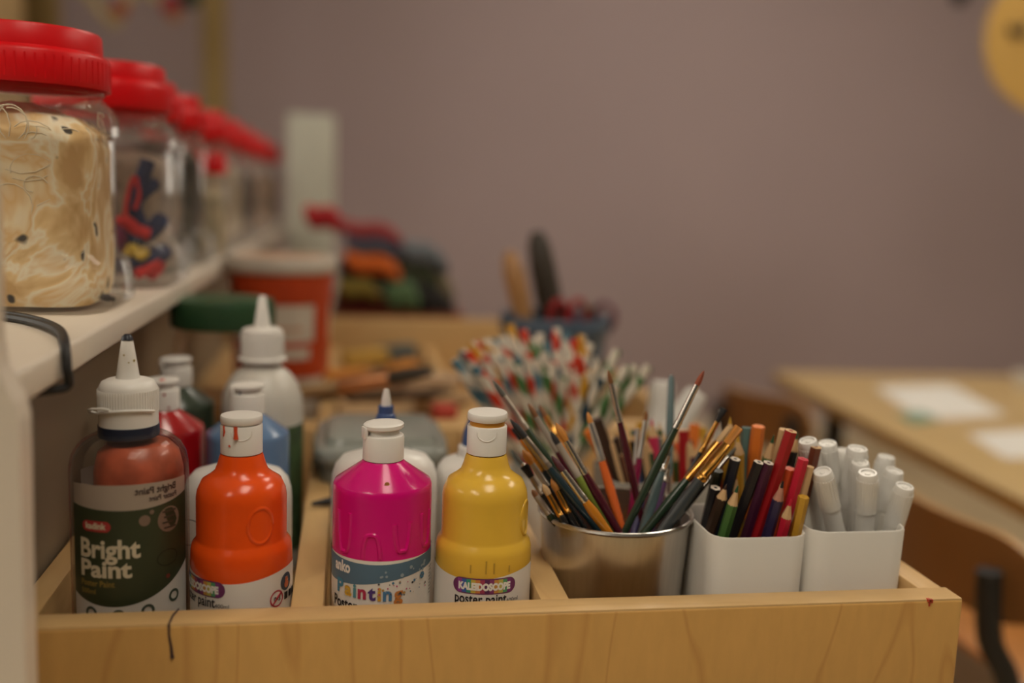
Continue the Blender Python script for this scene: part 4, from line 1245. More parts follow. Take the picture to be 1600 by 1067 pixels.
P('yellow pencil with bright point next to the flat brush', (1141, 652), (1134, 790), 0.663, 0.656, 'yellow', True, R=0.0042)
P('red pencil with white sharpened tip behind the thin gold brush', (1124, 640), (1118, 790), 0.668, 0.660, 'red', True, woodm=PM['white'], lead='white', tipl=0.024)

# rear cup
rear = [((1018, 655), 'pink', 'pink pencil with pale tip', True), ((1085, 663), 'orange', 'flat ended orange pencil', False), ((1055, 665), 'redorange', 'tall red orange pencil with wooden point', True),
        ((1068, 672), 'red', 'deep red pencil', False), ((1085, 692), 'redorange', 'red orange pencil with cut end', False), ((944, 690), 'pink', 'pink pencil with sharpened wood', True),
        ((1000, 690), 'wood', 'bare wooden pencil', True), ((1018, 668), 'blue', 'blue pencil', True), ((1034, 675), 'wood', 'pale wooden pencil', True), ((962, 705), 'brown', 'brown pencil with blunt wooden tip', True),
        ((975, 712), 'darkbrown', 'dark brown pencil', True), ((1002, 660), 'yellow', 'yellow pencil', False), ((990, 690), 'blue', 'dark blue pencil', True), ((1028, 692), 'darkgreen', 'dark green pencil', False),
        ((1046, 690), 'wood', 'light wooden pencil', True), ((1094, 684), 'wood', 'short wooden pencil', True), ((1096, 668), 'yellow', 'thick yellow pencil', False), ((918, 672), 'orange', 'leaning orange pencil', False),
        ((932, 655), 'darkbrown', 'slim dark brown pencil', False), ((925, 698), 'red', 'red pencil', True), ((952, 716), 'orange', 'orange pencil with wooden tip', True), ((1110, 672), 'teal', 'grey teal pencil', True), ((1102, 700), 'blue', 'blue pencil stub', False), ((935, 712), 'lightgreen', 'pale green pencil', False),
        ((968, 690), 'wood', 'slim natural pencil', True), ((986, 672), 'green', 'leaf green pencil', True), ((1010, 700), 'wood', 'blunt natural pencil', True), ((1026, 684), 'teal', 'teal pencil stub', False), ((1040, 706), 'orange', 'orange pencil stub', True),
        ((1060, 700), 'black', 'black pencil', True), ((1072, 690), 'wood', 'natural pencil with dark lead', True), ((956, 678), 'blue', 'slim blue pencil', True), ((978, 696), 'darkgreen', 'dark green pencil with point', True), ((992, 708), 'black', 'black pencil stub', False),
        ((1014, 714), 'brown', 'brown pencil stub', True), ((942, 700), 'darkbrown', 'dark brown pencil with point', True), ((1080, 706), 'plum', 'plum pencil', True), ((1052, 714), 'green', 'green pencil stub', True), ((966, 722), 'black', 'short black pencil', True), ((950, 668), 'wood', 'tall natural pencil', True), ((974, 662), 'yellow', 'tall yellow pencil with point', True), ((996, 676), 'black', 'tall black pencil with natural point', True), ((1012, 680), 'darkgreen', 'tall dark green pencil with point', True), ((1030, 660), 'wood', 'tall natural pencil with blue neighbour', True), ((984, 684), 'redorange', 'tall red orange stub', False), ((960, 684), 'darkbrown', 'tall dark brown stub', False), ((940, 676), 'wood', 'leaning natural pencil', True)]
in3 = cup_inside(CUP3)
# depth chosen so that the points spread over the cup
for i, (tp_, c, lb, shp) in enumerate(rear):
    row = i % 3
    yt = 0.738 + 0.020 * row + (0.004 if tp_[0] > 1000 else 0)
    lowx = 1047 + (tp_[0] - 1040) * 0.80
    Lx = min(max(lowx, 974), 1118)
    T = (tp_[0], tp_[1] - (20 if tp_[1] > 685 else 0))
    P(lb + ', ' + ('nearest' if row == 0 else 'middle' if row == 1 else 'farthest') + ' row of the grey cup', T, (Lx, 770 - 6 * row), yt + 0.004, 0.742 + 0.018 * row, c, shp, inside=in3, group='pencils in the grey cup', R=0.0047)

# ---- white markers
MK = M('marker_white', (0.80, 0.78, 0.74), 0.35, var=0.02, sub=0.0)
MKG = M('marker_green_barrel', (0.02, 0.05, 0.03), 0.4)


def marker(label, tip, low, Yt, Yl, R=0.0066, inside=None, cap=0.030, lowmat=None, group='white markers in the end cup'):
    T = atY(tip[0], tip[1], Yt)
    L = atY(low[0], low[1], Yl)
    if inside is None:
        L = atY(low[0], low[1], min(Yt + 0.010, 0.662))
    base = base_of(T, L, inside or cup_inside(CUP2), 0.0072)
    q, ln = frame(base, T)
    t = thing('marker_pen', label, 'marker', base, 0, group)
    t.rotation_mode = 'QUATERNION'
    t.rotation_quaternion = q
    obj('barrel', lathe([(0, 0), (R * 0.9, 0), (R * 0.97, 0.002), (R * 0.97, ln - cap)], 28), lowmat or MK, t)
    c = obj('cap', lathe([(R * 0.97, ln - cap - 0.0003), (R * 1.09, ln - cap), (R * 1.02, ln - 0.004), (R * 0.97, ln - 0.0012), (R * 0.90, ln), (R * 0.72, ln), (R * 0.68, ln - 0.0012), (R * 0.30, ln - 0.0012), (R * 0.26, ln - 0.0005), (0, ln - 0.0005)], 28), MK, t)
    obj('cap_ribs', join(*[xf(box(-0.00035, 0.00035, -R * 1.06 - 0.0003, -R * 1.0, ln - cap + 0.004, ln - 0.005), Matrix.Rotation(2 * PI * i / 22, 4, 'Z')) for i in range(22)]), MK, c, smooth=False)
    return t


marker('white marker standing upright at the cup front', (1356, 738), (1350, 834), 0.613, 0.611)
marker('white marker leaning out over the cup corner nearest the chair', (1414, 759), (1392, 834), 0.613, 0.611)
marker('white marker leaning outward behind the corner marker', (1398, 735), (1372, 830), 0.634, 0.628)
marker('white marker farthest back on the chair side of the cup', (1385, 713), (1363, 815), 0.656, 0.650)
marker('stained white marker leaning towards the pencils', (1285, 736), (1306, 832), 0.613, 0.612)
mk5 = [o for o in COL.objects if o.get('label', '').startswith('stained white')][0]
obj('brown_stain', join(disc_patch(0.0071, 0.0, 0.072, 0.0017, 10), disc_patch(0.0067, 0.3, 0.058, 0.0014, 10), disc_patch(0.0067, 1.1, 0.062, 0.0012, 8)), M('stain_brown', (0.16, 0.05, 0.03), 0.6), mk5)
marker('tall white marker behind the stained one', (1293, 692), (1300, 820), 0.648, 0.640)
marker('white marker closest to the pencil cup, behind the brown pencil', (1262, 688), (1282, 815), 0.632, 0.628)
marker('white marker half hidden between the two tall ones', (1316, 702), (1310, 815), 0.662, 0.656)
marker('slanted white marker in the centre of the cup', (1340, 700), (1322, 824), 0.637, 0.632, R=0.0074)
marker('short white marker directly behind the upright front one', (1344, 722), (1340, 828), 0.6285, 0.6265, R=0.0064)

# ---- straws
STR = {'red': S(205, 52, 20), 'yellow': S(205, 150, 35), 'green': S(74, 122, 68), 'blue': S(76, 118, 134), 'orange': S(205, 92, 22), 'navy': S(30, 62, 80)}
SW = (0.74, 0.67, 0.55)
SMAT = {k: stripe_mat('straw_' + k, v, SW) for k, v in STR.items()}
SMAT['red and yellow'] = stripe_mat('straw_red_yellow', STR['red'], SW, share=0.3, c3=STR['yellow'])
SY = 0.895
sc_ = atY(868, 700, SY)
SCX = 0.187
stc = thing('straw_cup', 'pale cup holding the bundle of striped paper straws', 'cup', (SCX, SY, TF))
obj('cup_body', lathe([(0, 0), (0.034, 0), (0.040, 0.075), (0.0392, 0.0755), (0.038, 0.075), (0.032, 0.002), (0, 0.002)], 40), CUPM, stc)
tips = [((710, 562), 'blue'), ((721, 548), 'blue'), ((730, 549), 'red'), ((736, 535), 'yellow'), ((746, 533), 'red and yellow'), ((757, 530), 'yellow'), ((771, 529), 'blue'), ((784, 526), 'red'),
        ((797, 508), 'yellow'), ((818, 515), 'red'), ((832, 528), 'green'), ((843, 521), 'green'), ((856, 534), 'blue'), ((870, 513), 'red'), ((887, 520), 'blue'), ((898, 530), 'red'), ((910, 524), 'yellow'),
        ((922, 536), 'yellow'), ((917, 556), 'red'), ((937, 560), 'navy'), ((965, 547), 'green'), ((980, 573), 'green'), ((994, 572), 'green'), ((1014, 572), 'green'), ((1003, 590), 'green'),
        ((855, 585), 'green'), ((880, 591), 'green'), ((757, 556), 'red'), ((768, 548), 'yellow'), ((780, 560), 'blue'), ((792, 555), 'red'), ((806, 540), 'blue'), ((808, 570), 'green'), ((824, 550), 'red'),
        ((838, 560), 'blue'), ((850, 550), 'green'), ((864, 565), 'red'), ((876, 548), 'blue'), ((890, 565), 'red'), ((904, 556), 'red'), ((905, 585), 'red and yellow'), ((922, 580), 'yellow'),
        ((940, 590), 'navy'), ((953, 575), 'green'), ((966, 600), 'green'), ((740, 572), 'blue'), ((752, 582), 'red')]
ORD = ['first', 'second', 'third', 'fourth', 'fifth', 'sixth', 'seventh', 'eighth', 'ninth', 'tenth', 'eleventh', 'twelfth', 'thirteenth', 'fourteenth', 'fifteenth', 'sixteenth', 'seventeenth', 'eighteenth']
byc = {}
for (p, c) in sorted(tips, key=lambda q: q[0][0]):
    byc.setdefault(c, []).append(p)
rs = random.Random(11)
for (p, c) in tips:
    k = byc[c].index(p)
    # upper tips belong to the rear of the bundle, lower ones to the front
    yt = SY + 0.055 - (p[1] - 508) / 100.0 * 0.105 + rs.uniform(-0.006, 0.006)
    T = atY(p[0], p[1], yt)
    off = Vector((T.x - SCX, T.y - SY, 0))
    base = Vector((SCX - off.x * 0.42, SY - off.y * 0.30, TF + 0.004))
    h = Vector((base.x - SCX, base.y - SY))
    if h.length > 0.027:
        h *= 0.027 / h.length
    base.x, base.y = SCX + h.x, SY + h.y
    q, ln = frame(base, T)
    r = 0.0043
    o = obj('paper_straw', lathe([(r * 0.86, 0), (r, 0), (r, ln), (r * 0.86, ln), (r * 0.86, 0)], 16), SMAT[c])
    o.location = base
    o.rotation_mode = 'QUATERNION'
    o.rotation_quaternion = q @ Quaternion((0, 0, 1), rs.uniform(0, 6))
    cname = c + ' and white' if 'and' not in c else 'red, yellow and white'
    tag(o, '%s striped paper straw, %s of its colour from the left' % (cname, ORD[k]), 'straw', 'striped paper straws')

# ---- thick white glue sticks behind the pencils
gcup = make_cup(0.285, 0.365, 0.845, 0.925, 0.10, 'white plastic cup of thick glue sticks behind the grey cup')
in4 = cup_inside(gcup)
marker('thick white glue stick leaning towards the chair', (1090, 612), (1040, 690), 0.888, 0.884, R=0.0105, inside=lambda p, m=0: in4(p, 0.0145), cap=0.05, group='glue sticks')
marker('thick white glue stick standing upright', (1036, 596), (1022, 700), 0.900, 0.896, R=0.0110, inside=lambda p, m=0: in4(p, 0.0145), cap=0.05, group='glue sticks')

# ------------------------------------------------------------------ second tray and things behind
# blue pot with brushes and scissors
pt = atY(866, 530, 1.27)
pot = thing('blue_pot', 'blue plastic pot of wooden brushes and scissors', 'pot', (pt.x, 1.27, TF))
POTB = M('pot_blue', (0.075, 0.115, 0.17), 0.4, var=0.05)
ph = 0.180
obj('pot_body', lathe([(0, 0), (0.055, 0), (0.058, 0.003), (0.068, ph - 0.02), (0.066, ph - 0.02), (0.056, 0.004), (0, 0.004)], 48), POTB, pot)
obj('pot_rim', lathe([(0.066, ph - 0.021), (0.0715, ph - 0.021), (0.0725, ph - 0.018), (0.0725, ph - 0.003), (0.071, ph), (0.068, ph), (0.066, ph - 0.003), (0.066, ph - 0.021)], 48), POTB, pot)


def stick(name, label, cat, tip, low, Yt, Yl, prof, mats, group=None):
    T, L = atY(tip[0], tip[1], Yt), atY(low[0], low[1], Yl)
    d = (T - L).normalized()
    base = L - d * 0.10
    q, ln = frame(base, T)
    t = thing(name, label, cat, base, 0, group)
    t.rotation_mode = 'QUATERNION'; t.rotation_quaternion = q
    for nm, pr, mt in zip(('handle', 'ferrule', 'bristles'), prof, mats):
        n = 16
        obj(nm, loft([[(r * fx * math.cos(2 * PI * i / n), r * math.sin(2 * PI * i / n), z * ln) for i in range(n)] for r, z, fx in pr]), mt, t)
    return t


WBR = M('brush_wood_tan', (0.40, 0.20, 0.07), 0.5)
DBR = M('brush_dark', (0.035, 0.024, 0.014), 0.6)
stick('wide_brush', 'tan wooden brush handle rising from the blue pot', 'paint brush', (795, 392), (822, 512), 1.27, 1.255, [[(0.006, 0, 1), (0.009, 0.4, 1.2), (0.013, 0.7, 1.2), (0.014, 0.85, 1.2), (0.010, 0.96, 1.1), (0.004, 1.0, 1.0)]], [WBR], 'wide brushes in the blue pot')
stick('wide_brush', 'dark brown brush handle, tallest in the blue pot', 'paint brush', (838, 362), (866, 512), 1.29, 1.275, [[(0.008, 0, 1), (0.012, 0.4, 1.2), (0.017, 0.62, 1.2), (0.0165, 0.8, 1.2), (0.0145, 0.93, 1.1), (0.008, 1.0, 1.0)]], [DBR], 'wide brushes in the blue pot')


def scissors(label, px, py, Y, mat, rot, mat2=None, lean=0.0):
    c = atY(px, py, Y)
    t = thing('scissors', label, 'scissors', (c.x, Y, c.z - 0.14), rot, 'scissors in the blue pot')
    for s in (-1, 1):
        ring = [(s * 0.017 + 0.014 * math.cos(k * PI / 9), 0, 0.14 + 0.019 * math.sin(k * PI / 9)) for k in range(19)]
        obj('finger_loop', tube(ring, 0.0042, 8, False), mat if s < 0 else (mat2 or mat), t)
        bl = [(s * 0.010, -0.0008, 0.122), (s * 0.015, -0.0008, 0.122), (s * -0.001, -0.0008, 0.0), (s * -0.004, -0.0008, 0.01)]
        v = bl + [(a, 0.0008, c_) for a, _, c_ in bl]
        obj('blade', (v, [(0, 1, 2, 3), (7, 6, 5, 4), (0, 4, 5, 1), (1, 5, 6, 2), (2, 6, 7, 3), (3, 7, 4, 0)]), FE['silver'], t, smooth=False)
    return t


scissors('red handled scissors in the blue pot', 888, 492, 1.262, M('scissor_red', (0.35, 0.012, 0.015), 0.4), 0.5)
scissors('green handled scissors in the blue pot', 925, 494, 1.285, M('scissor_green', (0.07, 0.14, 0.05), 0.4), -0.5, M('scissor_plum', (0.16, 0.04, 0.07), 0.4))

# orange tub with white rim
ot = atY(440, 480, 1.30)
tubo = thing('paint_tub', 'orange and white tub with white rim behind the green lidded jar', 'tub', (ot.x, 1.30, TF))
zt = atY(440, 398, 1.30).z - TF
obj('tub_body', lathe([(0, 0), (0.052, 0), (0.055, 0.003), (0.0645, zt - 0.018), (0.062, zt - 0.018), (0.053, 0.004), (0, 0.004)], 48), M('tub_cream', (0.66, 0.60, 0.50), 0.4), tubo)
obj('tub_rim', lathe([(0.062, zt - 0.020), (0.067, zt - 0.020), (0.069, zt - 0.017), (0.0695, zt - 0.004), (0.068, zt), (0.064, zt), (0.062, zt - 0.004), (0.062, zt - 0.020)], 48), M('rim_white', (0.72, 0.66, 0.57), 0.4), tubo)
obj('tub_lining', lathe([(0.0618, zt - 0.002), (0.0612, zt - 0.012), (0, zt - 0.013)], 40), M('lining_peach', (0.66, 0.42, 0.26), 0.6), tubo)
ORB = M('tub_orange', (0.50, 0.055, 0.010), 0.4)
rr_ = lambda z: 0.0557 + (0.0645 - 0.055) * z / (zt - 0.018)
obj('orange_band', patch(rr_, -PI, PI, zt - 0.058, zt - 0.021, 40, 2), ORB, tubo)
obj('orange_band', patch(rr_, -PI, PI, zt - 0.150, zt - 0.104, 40, 2), ORB, tubo)
obj('orange_band', patch(rr_, 0.75, 1.3, zt - 0.104, zt - 0.058, 10, 2), ORB, tubo)
obj('printed_stripe', patch(lambda z: rr_(z) + 0.0003, -0.9, 0.5, zt - 0.090, zt - 0.086, 20, 1), M('stripe_peach', (0.62, 0.32, 0.18), 0.5), tubo)
obj('printed_stripe', patch(lambda z: rr_(z) + 0.0003, -0.9, 0.65, zt - 0.126, zt - 0.112, 20, 1), M('tub_cream', (0.66, 0.60, 0.50), 0.4), tubo)

# wood scraps and brushes heaped in the second tray
def plank(label, a, b, w, h, mat, name='wood_scrap', cat='wood scrap', group='scraps in the second tray', roll=0.0):
    A, Bv = Vector(a), Vector(b)
    q = (Bv - A).to_track_quat('X', 'Z')
    ln = (Bv - A).length
    o = obj(name, box(0, ln, -w / 2, w / 2, -h / 2, h / 2, min(w, h) * 0.2), mat)
    o.location = A
    o.rotation_mode = 'QUATERNION'
    o.rotation_quaternion = q @ Quaternion((1, 0, 0), roll)
    tag(o, label, cat, group)
    return o


SC = [M('scrap_a', (0.50, 0.33, 0.17), 0.6, var=0.2), M('scrap_b', (0.10, 0.055, 0.025), 0.6, var=0.3), M('scrap_c', (0.60, 0.42, 0.26), 0.6, var=0.2), M('scrap_y', (0.55, 0.33, 0.06), 0.6), M('scrap_o', (0.62, 0.24, 0.03), 0.6), M('scrap_g', (0.10, 0.11, 0.10), 0.6), M('scrap_r', (0.45, 0.05, 0.03), 0.6)]
fill = tag(obj('tray_filler_blocks', box(-0.010, 0.121, 1.11, 1.62, TF + 0.0005, 0.735, 0.003), SC[0]), 'flat stack of tan card filling the second tray', 'card')
fill.name = 'card_stack'
plank('dark brown wooden strip lying across the second tray', (0.125, 1.19, 0.762), (0.00, 1.15, 0.765), 0.022, 0.012, SC[1])
plank('long pale wooden strip pointing towards the straws', (0.03, 1.30, 0.762), (0.145, 1.22, 0.772), 0.030, 0.012, SC[2])
plank('yellow wooden strip at the back of the second tray', (-0.005, 1.48, 0.752), (0.06, 1.50, 0.758), 0.03, 0.02, SC[3])
plank('orange block in the middle of the second tray', (0.055, 1.36, 0.752), (0.098, 1.37, 0.760), 0.03, 0.028, SC[4])
plank('grey slate strip at the back of the second tray', (0.045, 1.52, 0.752), (0.105, 1.54, 0.756), 0.03, 0.03, SC[5])
plank('red wooden block near the straw cup', (0.098, 1.12, 0.752), (0.125, 1.125, 0.752), 0.028, 0.02, SC[6])
plank('tan wooden strip near the straw cup', (0.09, 1.20, 0.745), (0.15, 1.165, 0.762), 0.034, 0.014, SC[0])
plank('brown wooden strip behind the milky glue bottle', (-0.10, 1.16, 0.765), (0.0, 1.22, 0.760), 0.03, 0.016, SC[1])
plank('orange wooden strip beside the orange tub', (-0.03, 1.28, 0.765), (0.03, 1.33, 0.760), 0.022, 0.014, SC[4])
# wide brush with copper ferrule lying on the heap
A, Bv = atY(470, 612, 1.12), atY(608, 590, 1.10)
q, ln = frame(A, Bv)
cbk = thing('wide_brush', 'brush with shiny copper ferrule lying on the heap in the second tray', 'paint brush', A, 0)
cbk.rotation_mode = 'QUATERNION'; cbk.rotation_quaternion = q


def elr(rx, ry, z, n=16):
    return [(rx * math.cos(2 * PI * i / n), ry * math.sin(2 * PI * i / n), z) for i in range(n)]


obj('handle', loft([elr(0.005, 0.005, -0.03), elr(0.007, 0.006, 0.0), elr(0.009, 0.008, ln * 0.45)]), SC[0], cbk)
obj('ferrule', loft([elr(0.0105, 0.0095, ln * 0.44), elr(0.0115, 0.0095, ln * 0.7), elr(0.0125, 0.009, ln)]), FE['copper'], cbk)
obj('bristles', loft([elr(0.012, 0.0085, ln), elr(0.014, 0.008, ln + 0.03), elr(0.012, 0.004, ln + 0.05)]), DBR, cbk)

# folded cloths in a terracotta crate at the far end of the cabinet
crx0, crx1 = atY(522, 480, 1.85).x, atY(712, 480, 1.85).x
crate = thing('felt_crate', 'terracotta crate under the pile of coloured felt', 'crate', ((crx0 + crx1) / 2, 1.86, 0.6555))
hwc = (crx1 - crx0) / 2
TER = M('terracotta', (0.24, 0.055, 0.022), 0.6, var=0.15)
obj('crate_body', loft([rrect(hwc - 0.01, 0.10, 0.01, 0), rrect(hwc, 0.11, 0.01, 0.135), rrect(hwc - 0.004, 0.106, 0.008, 0.135), rrect(hwc - 0.014, 0.096, 0.008, 0.004)]), TER, crate)
obj('crate_rim', loft([rrect(hwc + 0.004, 0.114, 0.012, 0.126), rrect(hwc + 0.004, 0.114, 0.012, 0.136), rrect(hwc - 0.003, 0.107, 0.009, 0.136), rrect(hwc - 0.003, 0.107, 0.009, 0.126), rrect(hwc + 0.004, 0.114, 0.012, 0.126)], False, False), TER, crate)


def felt(label, x0, y0p, x1, y1p, thick, depth, Y, mat, sag=0.006):
    """folded sheet from pixel (x0,y0p) to (x1,y1p), lying front to back"""
    a, b = atY(x0, y0p, Y), atY(x1, y1p, Y)
    rings = []
    n = 9
    for i in range(n):
        u = i / (n - 1)
        x = a.x + (b.x - a.x) * u
        z = a.z + (b.z - a.z) * u - sag * math.sin(u * PI * 2.2)
        th = thick * 1.5 * (0.55 if i in (0, n - 1) else 1.0)
        prof = []
        for k in range(12):
            t = 2 * PI * k / 12
            cy = math.copysign(abs(math.cos(t)) ** 0.4, math.cos(t)) * depth / 2
            cz = math.copysign(abs(math.sin(t)) ** 0.7, math.sin(t)) * th / 2
            prof.append((x - a.x, cy, z - a.z + cz))
        rings.append(prof)
    o = obj('folded_felt', loft(rings), mat)
    o.location = a
    tag(o, label, 'felt', 'pile of folded felt')


def FM(n, c):
    return M('felt_' + n, c, 0.9, var=0.15, scale=60, bump=0.3)


felt('red folded felt, topmost of the pile beside the white cabinet', 478, 330, 535, 352, 0.028, 0.16, 1.86, FM('red', (0.40, 0.015, 0.02)))
felt('crimson folded felt sloping over the blue one', 535, 350, 625, 372, 0.020, 0.17, 1.85, FM('crimson', (0.30, 0.04, 0.045)))
felt('slate blue folded felt under the crimson one', 540, 372, 620, 390, 0.024, 0.17, 1.85, FM('slate', (0.085, 0.11, 0.16)))
felt('bright orange folded felt in the middle of the pile', 540, 398, 622, 424, 0.026, 0.18, 1.83, FM('orange', (0.60, 0.12, 0.012)))
felt('grey blue folded felt on the outer slope of the pile', 622, 382, 694, 412, 0.028, 0.17, 1.86, FM('greyblue', (0.13, 0.15, 0.17)))
felt('black folded felt under the orange one', 530, 415, 640, 440, 0.026, 0.18, 1.85, FM('black', (0.018, 0.016, 0.015)))
felt('yellow green folded felt near the bottom of the pile', 530, 438, 590, 454, 0.024, 0.18, 1.82, FM('yellowgreen', (0.22, 0.16, 0.025)))
felt('bright green folded felt near the crate rim', 600, 448, 650, 464, 0.034, 0.18, 1.82, FM('green', (0.09, 0.16, 0.07)))
felt('dark olive folded felt between the grey and green ones', 620, 414, 680, 440, 0.030, 0.17, 1.86, FM('olive', (0.05, 0.06, 0.03)))
felt('khaki folded felt at the outer end of the pile', 662, 430, 704, 456, 0.030, 0.16, 1.86, FM('khaki', (0.20, 0.16, 0.09)))
felt('black felt corner hanging over the crate', 640, 446, 708, 492, 0.040, 0.17, 1.84, FM('black', (0.018, 0.016, 0.015)))
felt('dark red folded felt at the bottom of the pile', 525, 462, 640, 476, 0.022, 0.17, 1.84, FM('darkred', (0.14, 0.022, 0.015)))

# white tall cabinet behind
cl_, cr_ = atY(448, 300, 2.35), atY(521, 300, 2.35)
zc_ = atY(485, 178, 2.35).z
wc = thing('tall_cabinet', 'narrow white upright cabinet beyond the row of jars', 'cabinet', ((cl_.x + cr_.x) / 2, 2.45, 0))
hw_ = (cr_.x - cl_.x) / 2
PALE = M('pale_green_white', (0.56, 0.56, 0.47), 0.5, var=0.04)
obj('cabinet_body', box(-hw_, hw_, -0.098, 0.10, 0.0, zc_, 0.004), PALE, wc)
obj('cabinet_door', box(-hw_ + 0.004, hw_ - 0.004, -0.112, -0.0985, 0.05, zc_ - 0.01, 0.002), PALE, wc)

# ------------------------------------------------------------------ table, papers, chairs on the right
TZ = 0.58
BEECH = wood('table_wood', (0.60, 0.42, 0.19), (0.46, 0.30, 0.12), scale=5, stretch=(1, 0.15, 1), rough=0.4, lines=0.2)
BEDGE = M('table_edge', (0.42, 0.23, 0.06), 0.45, var=0.1)


def atZ(x, y, z):
    v = pix(x, y)
    return CAMP + v * ((z - 1.0) / v.z)


tl_, tn_ = atZ(1247, 592, TZ), atZ(1600, 775, TZ)
tx0 = (tl_.x + tn_.x) / 2
tyf = atZ(1420, 577, TZ).y
print('table', tl_, tn_, tyf)
trz = -0.0724
tcx, tcy = 1.083, 2.405
tb = thing('wooden_table', 'pale wooden classroom table with papers on it', 'table', (tcx + 0.45 * math.cos(trz) + 0.65 * math.sin(trz), tcy + 0.45 * math.sin(trz) - 0.65 * math.cos(trz), 0), trz)
obj('table_top', loft([rrect(0.446, 0.646, 0.04, TZ - 0.004), rrect(0.45, 0.65, 0.044, TZ - 0.003), rrect(0.45, 0.65, 0.044, TZ - 0.001), rrect(0.448, 0.648, 0.042, TZ)]), BEECH, tb)
obj('edge_band', loft([rrect(0.445, 0.645, 0.04, TZ - 0.030), rrect(0.4505, 0.6505, 0.0445, TZ - 0.028), rrect(0.4505, 0.6505, 0.0445, TZ - 0.004), rrect(0.444, 0.644, 0.04, TZ - 0.004)]), BEDGE, tb)
for sx_ in (-1, 1):
    for sy_ in (-1, 1):
        obj('leg', shift(lathe([(0, 0), (0.022, 0), (0.024, 0.004), (0.024, TZ - 0.03), (0, TZ - 0.03)], 20), (sx_ * 0.355, sy_ * 0.44, 0)), BLACK, tb)


def paper(label, quad, z=TZ + 0.0012, cat='paper', name='paper_sheet', mat=None, th=0.0012):
    p = [atZ(x, y, z) for x, y in quad]
    c = sum(p, Vector()) / 4
    v = [(q.x - c.x, q.y - c.y, 0.0) for q in p] + [(q.x - c.x, q.y - c.y, -th) for q in p]
    o = obj(name, (v, [(3, 2, 1, 0), (4, 5, 6, 7), (0, 1, 5, 4), (1, 2, 6, 5), (2, 3, 7, 6), (3, 0, 4, 7)]), mat or M('paper_white', (0.74, 0.72, 0.68), 0.7, var=0.03), smooth=False)
    o.location = (c.x, c.y, z)
    tag(o, label, cat)
    return o


paper('large sheet of white paper on the table', [(1368, 604), (1485, 601), (1572, 648), (1440, 656)])
paper('white sheet of paper cut by the photo edge on the table', [(1512, 677), (1660, 668), (1720, 712), (1570, 716)])
gq = [(1402, 646), (1440, 642), (1468, 654), (1428, 661)]
o = paper('small translucent green offcut beside the large paper', gq, cat='offcut', name='green_offcut', mat=M('offcut_green', (0.20, 0.33, 0.24), 0.5), z=TZ + 0.004, th=0.003)
bx = atZ(1598, 606, TZ)
wb = thing('white_cup', 'small white cup at the far side of the table', 'cup', (bx.x, bx.y, TZ))
obj('cup_body', lathe([(0, 0), (0.02, 0), (0.026, 0.04), (0.0245, 0.04), (0.019, 0.002), (0, 0.002)], 24), WHITEP, wb)

PLY = M('plywood_seat', (0.50, 0.20, 0.045), 0.35, var=0.12, scale=8, stretch=(1, 1, 0.2), coat=0.3)
PLYB = M('plywood_back', (0.235, 0.100, 0.030), 0.4, var=0.12, scale=8, stretch=(0.3, 1, 1))
PLYE = M('plywood_edge', (0.56, 0.32, 0.13), 0.45, var=0.1)


